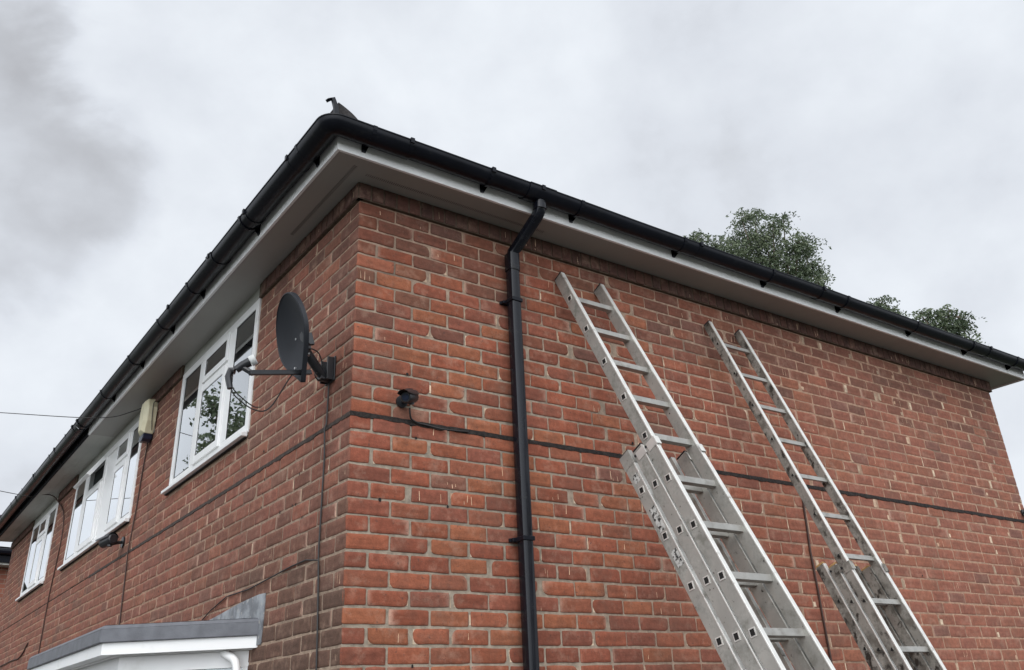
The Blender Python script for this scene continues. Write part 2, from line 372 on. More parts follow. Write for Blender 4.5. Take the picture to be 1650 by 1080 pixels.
        if rnd.random() < .10:                           # lime runs, thin and pale, on the face
            for _ in range(rnd.choice((1, 1, 1, 2, 3))):
                uu = rnd.uniform(u0+.02, u1-.02); zz = rnd.uniform(z0, z0+hh*.4); ln = rnd.uniform(.012, .055); wd = rnd.uniform(.0009, .002)
                ln = min(ln, z1-zz); k = rnd.uniform(-.004, .004)
                mm.quad(*[P(a, b, hj+.0006) for a, b in ((uu-wd, zz), (uu+wd, zz), (uu+k+wd*.6, zz+ln), (uu+k-wd*.6, zz+ln))], c=(2.6, 2.2, 1.9, 1))
    J = .0118
    for row in range(-1, 52):
        if row == -1: continue
        z1 = Z0-row*CH-J/2; z0 = z1-CH+J
        if z1 < 0: break
        z0 = max(z0, .0)
        stretch_first = (row % 2 == 0) == (wall == 'R')
        u = 0.0; first = True
        while u < ulen-.01:
            ln = MODL*.5 if (first and not stretch_first) else MODL
            if not first and rnd.random() < .012: ln = MODL*.5
            a = u+(.0 if first else J/2); b = min(u+ln-J/2+rnd.uniform(-.003, .003), ulen)
            if wall == 'R' and first: a = -.0035
            if wall == 'L' and first: a = -.0035
            if ulen-b < .05: b = ulen+.003
            segs = [(a, b)]
            for (wy0, wy1, wz0, wz1) in wins:
                if z1 > wz0-.03 and z0 < wz1:
                    ns = []
                    for (p, q_) in segs:
                        if q_ <= wy0-.004 or p >= wy1+.004: ns.append((p, q_))
                        else:
                            if p < wy0-.03: ns.append((p, wy0-.004+rnd.uniform(-.004, .002)))
                            if q_ > wy1+.03: ns.append((wy1+.004+rnd.uniform(-.002, .004), q_))
                    segs = ns
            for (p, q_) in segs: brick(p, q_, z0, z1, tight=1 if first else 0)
            if rnd.random() < .13 and not first and 0 < b < ulen-.2 and segs == [(a, b)]:      # pale perpend, pointed in lime
                k_ = rnd.uniform(.0022, .006); pc = rnd.choice([(1.9, 1.65, 1.5, 1), (1.6, 1.35, 1.2, 1), (2.2, 2.0, 1.85, 1)]); zl = z0+rnd.uniform(0, .02); zh = z1-rnd.uniform(0, .02); x_ = b+J/2+rnd.uniform(-.004, .004)
                mm.quad(*[P(p_, q_, .0032 if wall == 'R' else .0028) for p_, q_ in ((x_-k_, zl), (x_+k_, zl+rnd.uniform(-.002, .002)), (x_+k_*rnd.uniform(.4, 1.2), zh), (x_-k_*rnd.uniform(.4, 1.2), zh))], c=pc)
            u += ln; first = False
            if b >= ulen: break
    # projecting brick-on-edge course under the soffit
    u = -.024
    while u < ulen+.02:
        a, b = u+.004, min(u+.078, ulen+.024)
        inwin = any(b > w_[0]-.01 and a < w_[1]+.01 for w_ in wins)
        if not inwin:
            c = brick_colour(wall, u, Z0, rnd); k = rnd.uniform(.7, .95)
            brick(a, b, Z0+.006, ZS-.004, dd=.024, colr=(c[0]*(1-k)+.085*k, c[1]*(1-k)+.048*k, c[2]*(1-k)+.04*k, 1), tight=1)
        u += .0825
    # mortar sheet with the window openings cut out
    us = sorted({0, ulen, *[w_[0] for w_ in wins], *[w_[1] for w_ in wins]}); zs = [0, 1.0, 2.0, 3.385, 4.362, Z0+.12] if wins else [0, 1, 2, 3, Z0+.12]
    for i in range(len(us)-1):
        for j_ in range(len(zs)-1):
            um, zm = (us[i]+us[i+1])/2, (zs[j_]+zs[j_+1])/2
            if any(w_[0] < um < w_[1] and w_[2] < zm < w_[3] for w_ in wins): continue
            nu = max(1, int((us[i+1]-us[i])/.2)); nv = max(1, int((zs[j_+1]-zs[j_])/.2)); vs = []; cs = []
            for b_ in range(nv+1):
                for a_ in range(nu+1):
                    u_ = us[i]+(us[i+1]-us[i])*a_/nu; z_ = zs[j_]+(zs[j_+1]-zs[j_])*b_/nv; vs.append(P(u_, z_, 0))
                    k_ = min(1, max(0, (u_-1.0)/2.6 if wall == 'R' else .35+u_/6)); k_ = max(k_, min(.75, max(0, (z_-3.4)*.8)))
                    g_ = 1+.16*noise.noise(Vector((u_*1.3, z_*1.3, 7)))+.12*noise.noise(Vector((u_*4, z_*4, 2)))
                    cs.append((g_*(1+.22*k_), g_*(1-.08*k_), g_*(1-.18*k_), 1))
            o_ = len(mm.v); mm.v += vs; mm.c += cs
            for b_ in range(nv):
                for a_ in range(nu):
                    q_ = [b_*(nu+1)+a_, b_*(nu+1)+a_+1, (b_+1)*(nu+1)+a_+1, (b_+1)*(nu+1)+a_]
                    mm.f.append(tuple(o_+x_ for x_ in (q_ if wall == 'R' else q_[::-1]))); mm.mi.append(0)
    for w_ in wins:          # reveals
        for (ua, ub, za, zb) in ((w_[0], w_[0], w_[2], w_[3]), (w_[1], w_[1], w_[2], w_[3])):
            mm.quad(P(ua, za, 0), P(ua, zb, 0), P(ua, zb, -.12), P(ua, za, -.12))
        mm.quad(P(w_[0], w_[2], 0), P(w_[1], w_[2], 0), P(w_[1], w_[2], -.12), P(w_[0], w_[2], -.12))
        mm.quad(P(w_[0], w_[3], 0), P(w_[1], w_[3], 0), P(w_[1], w_[3], -.12), P(w_[0], w_[3], -.12))
    # mortar backing of the projecting course
    spans = [(-.0225, ulen+.0225)] if not wins else []
    if wins:
        e = -.0225
        for w_ in wins: spans.append((e, w_[0]-.012)); e = w_[1]+.012
        spans.append((e, ulen))
    for (a, b) in spans:
        vs = [P(a, Z0+.003, -.01), P(b, Z0+.003, -.01), P(b, Z0+.003, .0235), P(a, Z0+.003, .0235)]
        vs += [P(a, ZS+.02, -.01), P(b, ZS+.02, -.01), P(b, ZS+.02, .0235), P(a, ZS+.02, .0235)]
        mm.add(vs, [(0,1,2,3),(4,5,6,7),(0,1,5,4),(1,2,6,5),(2,3,7,6),(3,0,4,7)], c=(.4, .36, .34, 1))
    # drill holes and nail heads left in the joints
    dots = [(.318, 3.337), (.375, 2.988), (.172, 2.645), (.567, 2.646), (.364, 1.881), (1.944, 3.168), (2.6, 2.7), (4.1, 2.2), (4.9, 2.5)] if wall == 'R' else \
        [(1.202, 3.173), (1.145, 2.985), (1.156, 2.902), (1.161, 2.821), (.857, 2.735), (.684, 2.737), (.636, 2.734), (.535, 2.647), (.61, 2.897), (1.142, 3.41), (3.2, 2.6), (4.9, 2.9)]
    o = len(mb.v)
    n0 = len(mb.f)
    # join
    off = len(mb.v); mb.v += mm.v; mb.c += mm.c; mb.f += [tuple(i+off for i in f) for f in mm.f]; mb.mi += [1]*len(mm.f)
    mb.cur = 2
    for (u, z) in dots:
        rr = rnd.uniform(.006, .009); mb.add([P(u+rr*math.cos(a*math.pi/4)*rnd.uniform(.8, 1.2), z+rr*1.2*math.sin(a*math.pi/4), .0085) for a in range(8)], [tuple(range(8))], (1, 1, 1, 1))
    ob = mb.build('wall', [BRICK, MORTAR, DARKHOLE], house, smooth=True, colors=True, fix=False, ang=50)
    return ob
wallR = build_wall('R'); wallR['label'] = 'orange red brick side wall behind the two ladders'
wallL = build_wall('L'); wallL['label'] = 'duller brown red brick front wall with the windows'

# the walls out of sight, their bricks in the material
def hidden_wall():
    mb = MB(); mb.box((.15, DEP-.2, 0), (W, DEP, ZS)); mb.box((W-.2, .15, 0), (W, DEP-.2, ZS)); mb.box((0.001, DEP-.3, 0), (.15, DEP, ZS)); mb.box((W-.15, .001, 0), (W, .15, ZS))
    m = bpy.data.materials.new('brickwork'); m.use_nodes = True; t = m.node_tree; b = t.nodes['Principled BSDF']; b.inputs['Roughness'].default_value = .9
    tc = N(t, 'ShaderNodeTexCoord'); sx = N(t, 'ShaderNodeSeparateXYZ'); t.links.new(tc.outputs['Object'], sx.inputs[0])
    cx = N(t, 'ShaderNodeCombineXYZ'); t.links.new(math_(t, 'ADD', sx.outputs[0], sx.outputs[1]), cx.inputs[0]); t.links.new(sx.outputs[2], cx.inputs[1])
    br = N(t, 'ShaderNodeTexBrick'); br.inputs['Scale'].default_value = 1; br.inputs['Brick Width'].default_value = .232; br.inputs['Row Height'].default_value = CH; br.inputs['Mortar Size'].default_value = .005
    br.inputs['Color1'].default_value = (.30, .11, .07, 1); br.inputs['Color2'].default_value = (.24, .09, .06, 1); br.inputs['Mortar'].default_value = (.30, .25, .2, 1)
    t.links.new(cx.outputs[0], br.inputs[0]); t.links.new(br.outputs[0], b.inputs['Base Color'])
    return mb.build('rear_wall', m, house, smooth=False), m
_, BRICKTEX = hidden_wall()

# black bitumen strip in one bed joint, all round the house
zj = Z0-15*CH
def strip(wall, a0, a1, hh, dd, seed):
    rnd = random.Random(seed); mb = MB(); n = int((a1-a0)/.03)
    rows = []
    for i in range(n+1):
        u = a0+(a1-a0)*i/n
        k = noise.noise(Vector((u*9, seed, 0))); k2 = noise.noise(Vector((u*22, seed, 3))); k3 = noise.noise(Vector((u*3.1, seed, 5)))
        t = zj+hh*(.55+.10*k2)+.002*k3; b = zj-hh*(.6+.35*k+.25*k2)+.002*k3; d = dd*(1+.3*k2)
        fn = (lambda q, z: (u, -q, z)) if wall == 'R' else (lambda q, z: (-q, u, z))
        rows.append([fn(.0, t), fn(d*.75, t-.0015), fn(d*.85, (t+b)/2), fn(d*.8, b+.002), fn(.0, b)])
    vs = [p for r_ in rows for p in r_]; fs = []
    for i in range(n):
        for k in range(4): fs.append((i*5+k, i*5+k+1, (i+1)*5+k+1, (i+1)*5+k))
    mb.add(vs, fs); return mb.build('joint_strip', BITUMEN if wall == 'R' else BITUMEN_BROWN, house)
strip('R', -.0085, W+.01, .025, .0095, 3); strip('L', 0, 5.9, .023, .0085, 8); strip('L', 5.9, DEP, .006, .008, 9)

# ------------------------------------------------------------------ eaves
SX0, SY0 = -OV, -OV            # outer faces of the fascia
XE = W+.245; FT = .018
mb = MB()                                    # side-wall soffit with mitre, and the new front soffit
mb.prism([(SX0+FT, SY0+FT, ZS), (XE, SY0+FT, ZS), (XE, .03, ZS), (0.03, .03, ZS)], (0, 0, .012)); 
sof = mb.build('soffit', SOFFIT, house, smooth=False); sof['label'] = 'new soffit board along the side wall'
mb = MB(); mb.prism([(SX0+FT, SY0+FT, ZS-.0003), (.029, .029, ZS-.0003), (.03, 5.7, ZS-.0003), (SX0+FT, 5.7, ZS-.0003)], (0, 0, .012))
soff = mb.build('soffit', SOFFIT, house, smooth=False); soff['label'] = 'new soffit board along the front wall'
mb = MB(); mb.prism([(SX0+FT, 5.704, ZS+.004), (.03, 5.704, ZS+.004), (.03, DEP-.02, ZS+.004), (SX0+FT, DEP-.02, ZS+.004)], (0, 0, .012)); mb.box((-.13, 5.71, ZS+.0012), (-.124, DEP-.03, ZS+.0038))
so = mb.build('soffit', SOFFIT_OLD, house, smooth=False); so['label'] = 'old painted soffit at the far end, streaked grey'
mb = MB(); mb.box((XE-.03, .03, ZS), (XE, DEP, ZS+.012)); mb.box((W, .03, ZS-.001), (XE-.03, DEP, ZS+.011)); mb.build('soffit', SOFFIT, house, smooth=False)
mb = MB()                                    # ventilation slots
for i in range(150):
    x = -.02+i*.0125
    if x < 1.25: mb.box((x, -.122, ZS-.0015), (x+.004, -.100, ZS+.0005))
vt = mb.build('vent_strip', VENT, sof, smooth=False)
mb = MB()
for i in range(150):
    y = -.16+i*.0125
    if y < .75: mb.box((-.122, y, ZS-.0018), (-.100, y+.004, ZS+.0005))
mb.build('vent_strip', VENT, soff, smooth=False)
ZF0, ZF1 = ZS-.012, ZS+.155
mb = MB(); mb.box((SX0, SY0, ZF0), (XE+.0, SY0+FT, ZF1)); mb.box((4.602, SY0-.0012, ZF0-.001), (4.606, SY0, ZF1)); fR = mb.build('fascia', FASCIA, house, bevel=.002, smooth=False); fR['label'] = 'white fascia board along the side wall'
mb = MB(); mb.box((SX0, SY0+FT+.0006, ZF0), (SX0+FT, 5.7, ZF1)); fL = mb.build('fascia', FASCIA, house, bevel=.002, smooth=False); fL['label'] = 'white fascia board along the front wall'
mb = MB(); mb.box((SX0+.004, 5.7006, ZF0+.004), (SX0+FT, DEP, ZF1)); fo = mb.build('fascia', BLACK_BOARD, house, smooth=False); fo['label'] = 'black fascia board at the far end'
mb = MB(); mb.box((XE-.0005, SY0+FT+.001, ZF0), (XE+FT, DEP, ZF1)); mb.build('fascia', WHITE_PVC, house, smooth=False)

# gutters: half round channel, rounded at the corner
GC, GZ, GR_ = OV+.070, 4.556, .067
def gutter_profile(r, n=14):
    o = []
    o.append((r-.004, .004)); o.append((r+.004, .004)); o.append((r+.004, -.002))
    for k in range(n+1):
        a = -math.pi*k/n; o.append((r*math.cos(a), r*math.sin(a)))
    o.append((-r, .012)); o.append((-r+.003, .012))
    for k in range(n+1):
        a = -math.pi*(1-k/n); o.append(((r-.003)*math.cos(a), (r-.003)*math.sin(a)))
    return o       # first coordinate: outward from the wall
def sweep(path, prof):
    """path: list of (x, y, z, outward x, outward y)"""
    mb = MB(); n = len(prof); vs = []
    for (x, y, z, ox, oy) in path:
        for (a, b) in prof: vs.append((x+ox*a, y+oy*a, z+b))
    fs = []
    for i in range(len(path)-1):
        for k in range(n): fs.append((i*n+k, i*n+(k+1) % n, (i+1)*n+(k+1) % n, (i+1)*n+k))
    fs += [tuple(range(n)), tuple((len(path)-1)*n+k for k in range(n))]
    mb.add(vs, fs); return mb
prof = gutter_profile(GR_)
def sagz(u): return .0018*math.sin(u*2.1)+.0012*math.sin(u*5.3+1)
path = [(x, -GC, GZ+sagz(x), 0, -1) for x in [i*.25 for i in range(29)] if x < XE+.06]+[(XE+.10, -GC, GZ, 0, -1)]
gR = sweep(path, prof).build('gutter', BLACK_PVC, house, ang=50); gR['label'] = 'black half round gutter along the side wall'
path = [(-GC, y, GZ+sagz(y+3)-.0, -1, 0) for y in [i*.25 for i in range(23)]]+[(-GC, 5.7, GZ, -1, 0)]
gL = sweep(path, prof).build('gutter', BLACK_PVC, house, ang=50); gL['label'] = 'black half round gutter along the front wall'
path = [(-GC, y, GZ-.006+sagz(y*1.3), -1, 0) for y in [5.7+i*.26 for i in range(26)]]
gO = sweep(path, gutter_profile(.068)).build('gutter', BLACK_PVC, house, ang=50); gO['label'] = 'older shiny wet gutter at the far end'
# corner piece
CR_ = .035
cpath = [(-GC, .13, GZ, -1, 0), (-GC, -GC+CR_, GZ, -1, 0)]
for k in range(1, 8):
    a = R(90*k/8); cpath.append((-GC+CR_-CR_*math.cos(a), -GC+CR_-CR_*math.sin(a), GZ, -math.cos(a), -math.sin(a)))
cpath += [(-GC+CR_, -GC, GZ, 0, -1), (.13, -GC, GZ, 0, -1)]
cp = [(a*1.055, b*1.06-.001) for a, b in prof]
gc = sweep(cpath, cp).build('gutter_corner', BLACK_PVC, gR, ang=50)
def union(x=None, y=None, par=None, w=.085, k=1.09):
    p = [(a*k, b*k+.001) for a, b in prof]
    if x is not None: pa = [(x-w/2, -GC, GZ, 0, -1), (x+w/2, -GC, GZ, 0, -1)]
    else: pa = [(-GC, y-w/2, GZ, -1, 0), (-GC, y+w/2, GZ, -1, 0)]
    mb = sweep(pa, p)
    # clip ridge over the lip
    if x is not None: mb.box((x-.012, -GC-GR_-.012, GZ-.02), (x+.012, -GC-GR_+.006, GZ+.012))
    else: mb.box((-GC-GR_-.012, y-.012, GZ-.02), (-GC-GR_+.006, y+.012, GZ+.012))
    return mb.build('gutter_union', BLACK_PVC, par, ang=50)
for x in (.66, 2.42, 3.80, 6.3): union(x=x, par=gR, w=.03, k=1.05)
union(x=1.03, par=gR, w=.20)
for y in (.80, 2.43): union(y=y, par=gL, w=.03, k=1.05)
union(y=1.48, par=gL, w=.10); union(x=.11, par=gR, w=.02, k=1.1); union(y=.11, par=gL, w=.02, k=1.1)
for y in (5.62, 5.85): union(y=y, par=gO, w=.05, k=1.14)
for y in (6.8, 8.1, 9.4, 10.7): union(y=y, par=gO, w=.03, k=1.12)
def bracket(x=None, y=None, par=None):
    mb = MB(); w = .024
    pr_ = [(OV+.0006, GZ+.005), (OV+.0006, 4.470), (OV+.008, 4.470), (OV+.012, 4.49)]
    for k in range(9):
        a = R(-165+k*150/8); pr_.append((GC+(GR_+.006)*math.cos(a), GZ+(GR_+.006)*math.sin(a)))
    pr_.append((GC+GR_+.010, GZ+.004)); pr_.append((GC+GR_+.006, GZ+.008)); pr_.append((GC+GR_+.002, GZ-.004))
    for k in range(9):
        a = R(-15-k*150/8); pr_.append((GC+(GR_+.001)*math.cos(a), GZ+(GR_+.001)*math.sin(a)))
    if x is not None: mb.prism([(x-w/2, -a, b) for a, b in pr_], (w, 0, 0))
    else: mb.prism([(-a, y-w/2, b) for a, b in pr_], (0, w, 0))
    return mb.build('gutter_bracket', BLACK_PVC, par, smooth=False)
for x in (-.12, .663, 1.346, 2.266, 3.2, 4.113, 5.106, 6.01, 6.8): bracket(x=x, par=gR)
for y in (-.02, .889, 1.976, 2.72, 3.6, 4.6): bracket(y=y, par=gL)
for y in (6.2, 7.1, 8.0, 8.9, 9.8, 10.7, 11.6): bracket(y=y, par=gO)

# roof: low hipped, tiled; eave tiles run into the gutters
def roof():
    x0, x1, y0, y1, zb = -OV-.035, XE+.05, -OV-.035, DEP+.1, 4.612; half = (x1-x0)/2; hz = half*math.tan(R(26)); xm = (x0+x1)/2
    A, B, C_, D = (x0, y0, zb), (x1, y0, zb), (x1, y1, zb), (x0, y1, zb); E_, G_ = (xm, y0+half, zb+hz), (xm, y1-half, zb+hz)
    mb = MB(); mb.add([A, B, C_, D, E_, G_], [(0, 1, 4), (1, 2, 5, 4), (2, 3, 5), (3, 0, 4, 5)])
    mb.add([A, B, C_, D, (x0, y0, zb-.02), (x1, y0, zb-.02), (x1, y1, zb-.02), (x0, y1, zb-.02)], [(0,1,5,4),(1,2,6,5),(2,3,7,6),(3,0,4,7),(4,5,6,7)])
    # tile courses as low steps on the two seen planes
    n = 12
    for k in range(1, n):
        t = k/n
        for (P_, Q_, S_, T_) in ((A, B, E_, E_), (D, A, G_, E_)):
            a = Vector(P_).lerp(Vector(S_), t); b = Vector(Q_).lerp(Vector(T_), t); u = Vector((0, 0, .014)); dn = (Vector(P_)-Vector(S_)).normalized()*0
            mb.quad(a, b, b+u, a+u)
    r = mb.build('roof', TILE, house, smooth=False)
    # hip tiles from the near corner up
    m2 = MB(); d = (Vector(E_)-Vector(A)).normalized(); side = Vector((1, -1, 0)).normalized(); up = side.cross(d)
    if up.z < 0: up = -up
    a0 = Vector((-.265, -.265, 4.640))
    for i in range(9):
        s0 = a0+d*(i*.33)+up*(.006*(i % 2)); pts0 = []; pts1 = []
        for k in range(13):
            an = math.pi*k/12; r0 = .095 if i else .105; r1 = .09
            pts0.append(s0+side*r0*math.cos(an)+up*(r0*1.15*(1-abs(math.cos(an)))**.8-.02)); pts1.append(s0+d*.36+side*r1*math.cos(an)+up*(r1*1.15*(1-abs(math.cos(an)))**.8-.028))
        m2.add(pts0+pts1, [(k, k+1, 14+k, 13+k) for k in range(12)]+([tuple(range(13))] if i == 0 else []))
    m2.build('hip_tile', TILE, r)
    # bent iron at the foot of the hip
    m3 = MB(); t = Vector((-.305, -.305, 4.60)); z = Vector((0, 0, 1)); dd = Vector((-1, -1, 0)).normalized(); sd_ = Vector((1, -1, 0)).normalized()
    m3.tube([t+Vector((.05, .05, -.01)), t+z*.03, t+z*.09+Vector((-.005, .005, 0)), t+z*.145+Vector((-.017, .017, 0)), t+z*.147+Vector((-.035, .035, -.004)), t+z*.135+Vector((-.045, .045, 0))], [.019, .018, .017, .015, .013, .011], 4)
    m3.build('hip_iron', BLACK_PVC, r)
roof()
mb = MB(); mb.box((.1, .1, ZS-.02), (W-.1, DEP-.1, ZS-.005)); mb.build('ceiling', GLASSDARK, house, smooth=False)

# downpipe with swan neck
def square_pipe(pts, a, b=None, name='downpipe', mat=GLOSS_PVC, par=house, n=16, pw=.62):
    """tube with a rounded square section"""
    mb = MB(); pts = [Vector(p) for p in pts]; rings = []
    for i, p in enumerate(pts):
        d = (pts[min(i+1, len(pts)-1)]-pts[max(i-1, 0)]).normalized(); x = Vector((1, 0, 0)); y = d.cross(x).normalized()
        rings.append([p+x*a*math.copysign(abs(math.cos(t))**pw, math.cos(t))+y*a*math.copysign(abs(math.sin(t))**pw, math.sin(t)) for t in [2*math.pi*k/n for k in range(n)]])
    vs = [q for r_ in rings for q in r_]; fs = []
    for i in range(len(pts)-1):
        for k in range(n): fs.append((i*n+k, i*n+(k+1) % n, (i+1)*n+(k+1) % n, (i+1)*n+k))
    fs += [tuple(range(n)), tuple((len(pts)-1)*n+k for k in range(n))]
    mb.add(vs, fs); return mb.build(name, mat, par, ang=40)
PX = 1.012
dp = square_pipe([(PX, -.075, .02), (PX, -.075, 4.18)], .033, name='downpipe', pw=.30)
dp['label'] = 'black square downpipe with offset neck under the gutter'
square_pipe([(PX, -.075, 4.12), (PX, -.075, 4.235)], .038, name='pipe_socket', par=dp, pw=.35)
square_pipe([(PX+.004, -.075, 4.22), (PX+.006, -.085, 4.255), (PX+.02, -.115, 4.285), (PX+.03, -.31, 4.40), (PX+.032, -.336, 4.425), (PX+.032, -GC, 4.46)], .034, name='swan_neck', par=dp, pw=.6)
square_pipe([(PX+.032, -GC, 4.435), (PX+.032, -GC, 4.475), ], .039, name='pipe_socket', par=dp, pw=.7)
square_pipe([(PX+.032, -GC, 4.47), (PX+.032, -GC, 4.53)], .035, name='gutter_outlet', par=dp, pw=.75)
def clip(z):
    mb = MB(); mb.box((PX-.039, -.114, z-.012), (PX+.039, -.030, z+.012)); mb.box((PX-.062, -.02, z-.010), (PX+.050, -.006, z+.010)); mb.box((PX-.055, -.04, z-.010), (PX-.037, -.006, z+.010)); mb.box((PX+.037, -.04, z-.010), (PX+.055, -.006, z+.010))
    mb.build('pipe_clip', BLACK_PVC, dp, bevel=.003, smooth=False)
for z in (3.915, 2.50, 1.0): clip(z)

# ------------------------------------------------------------------ windows of the front wall
def rect_frame(mb, y0, y1, z0, z1, t, x0, x1):
    mb.box((x0, y0, z0), (x1, y0+t, z1)); mb.box((x0, y1-t, z0), (x1, y1, z1))
    mb.box((x0+.0004, y0+t, z0), (x1-.0004, y1-t, z0+t)); mb.box((x0+.0004, y0+t, z1-t), (x1-.0004, y1-t, z1))
def pane(y0, y1, z0, z1, x, par):
    mb = MB(); mb.box((x-.002, y0, z0), (x+.002, y1, z1)); mb.build('pane', GLASS, par, smooth=False)
    g_ = MB(); t = .007; e = .0008
    rect_frame(g_, y0-.001, y1+.001, z0-.001, z1+.001, t, x-.0045, x+.004); return g_.build('gasket', GASKET, par, smooth=False)
def lights(win, spec):
    """spec: list of (kind, y0, y1)"""
    return
def curtain(y0, y1, z0, z1, par, seed=0):
    mb = MB(); n = int((y1-y0)/.018); vs = []
    for i in range(n+1):
        y = y0+(y1-y0)*i/n; x = .085+.014*math.sin(y*55+seed)+.010*math.sin(y*23+seed*2)
        vs += [(x, y, z0), (x, y, z1+.01*math.sin(y*9))]
    mb.add(vs, [(2*i, 2*i+1, 2*i+3, 2*i+2) for i in range(n)]); mb.build('net_curtain', CURTAIN, par)
def window(y0, y1, z0, z1, fixed, caseL, label, panel=None, openings=(), curt=()):
    """outer frame with mullions; fixed lights, casements with a top light"""
    X0, X1 = -.012, .055; F_ = .062; zt = 4.065
    mb = MB(); rect_frame(mb, y0+.004, y1-.004, z0, z1-.004, F_, X0, X1)
    edges = sorted([(a, b) for a, b in fixed]+[(a, b) for a, b, *_ in caseL]+([panel] if panel else []))
    prev = None
    for a, b in edges:
        if prev is not None: mb.box((X0+.0012, prev, z0+F_+.0003), (X1-.001, a, z1-.004-F_-.0003))
        prev = b
    for c in caseL: mb.box((X0+.0012, c[0]+.0003, zt-.028), (X1-.001, c[1]-.0003, zt+.028))
    w = mb.build('window', WHITE_PVC, house, bevel=.003, smooth=False); w['label'] = label
    zb, ztop = z0+F_, z1-.004-F_
    for a, b in fixed: pane(a+.004, b-.004, zb+.003, ztop-.003, -.003, w)
    for c in caseL:
        a, b = c[0], c[1]
        s_ = MB(); rect_frame(s_, a-.016, b+.016, zb-.014, zt-.016, .058, X0-.016, X0+.03); s_.build('sash', WHITE_PVC, w, bevel=.004, smooth=False)
        pane(a+.038, b-.038, zb+.040, zt-.070, -.020, w)
        if c[2] == 'shut':
            s_ = MB(); rect_frame(s_, a-.012, b+.012, zt+.014, ztop+.012, .048, X0-.012, X0+.028); s_.build('sash', WHITE_PVC, w, bevel=.004, smooth=False)
            pane(a+.034, b-.034, zt+.060, ztop-.034, -.016, w)
        else:                                  # top light standing open
            s_ = MB(); rect_frame(s_, a-.012, b+.012, zt+.0, ztop+.012, .048, -.02, .02); o = s_.build('sash', WHITE_PVC, w, bevel=.004, smooth=False)
            m_ = MB(); m_.box((-.002, a+.034, zt+.046), (.002, b-.034, ztop-.034)); o2 = m_.build('pane', GLASS, w, smooth=False)
            T = Matrix.Translation((-.02, 0, ztop+.01)) @ Matrix.Rotation(R(34), 4, 'Y') @ Matrix.Translation((0, 0, -ztop-.01))
            o.matrix_local = T; o2.matrix_local = T
            m_ = MB(); m_.box((.03, a, zt+.03), (.045, b, ztop)); m_.build('dark_gap_sheet', GLASSDARK, w, smooth=False)  # dark sheet standing in for the unlit room behind the open light
    if panel:
        m_ = MB(); m_.box((.002, panel[0]+.001, zb+.001), (.03, panel[1]-.001, ztop-.001)); m_.build('panel', WHITE_PVC, w, smooth=False)
    # sill
    m_ = MB(); m_.prism([(-.052, 0, z0-.030), (-.052, 0, z0-.006), (-.0165, 0, z0+.004), (-.0085, 0, z0-.0005), (-.0085, 0, z0-.030)], (0, (y1-y0)+.05, 0))
    o = m_.build('sill', WHITE_PVC, w, bevel=.003, smooth=False); o.location = (0, y0-.0, 0); o.scale = (1, 1, 1)
    m_ = MB(); m_.prism([(-.022, 0, z0-.038), (-.022, 0, z0-.0305), (-.006, 0, z0-.0305), (-.006, 0, z0-.038)], (0, (y1-y0)+.03, 0)); o = m_.build('sill_underlay', BITUMEN, w, smooth=False); o.location = (0, y0+.02, 0)
    # head board up to the soffit
    m_ = MB(); m_.box((-.006, y0+.002, z1-.002), (.05, y1-.002, ZS-.001)); m_.build('head_board', SOFFIT_OLD, w, smooth=False)
    for i, (a, b, zz0, zz1) in enumerate(curt): curtain(a, b, zz0, zz1, w, i)
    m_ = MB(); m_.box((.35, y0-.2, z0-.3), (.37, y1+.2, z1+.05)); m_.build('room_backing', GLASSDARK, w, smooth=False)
    return w
window(*WINS[0], fixed=[(1.60, 1.985), (2.80, 3.20)], caseL=[(2.115, 2.665, 'shut')], label='nearest white framed three light window', curt=[(1.6, 1.72, 3.4, 4.3), (2.72, 3.22, 3.4, 4.3)])
window(*WINS[1], fixed=[(4.548, 4.86), (6.90, 7.35)], caseL=[(4.955, 5.395, 'shut'), (5.99, 6.66, 'open')], panel=(5.475, 5.90), label='wide double window with a white panel in its middle and one top light open', curt=[(4.5, 5.45, 3.4, 4.3), (6.1, 7.4, 3.4, 4.3)])
window(*WINS[2], fixed=[(8.62, 9.03), (9.77, 10.24)], caseL=[(9.15, 9.645, 'shut')], label='farthest white framed three light window', curt=[(8.6, 10.25, 3.4, 4.3)])

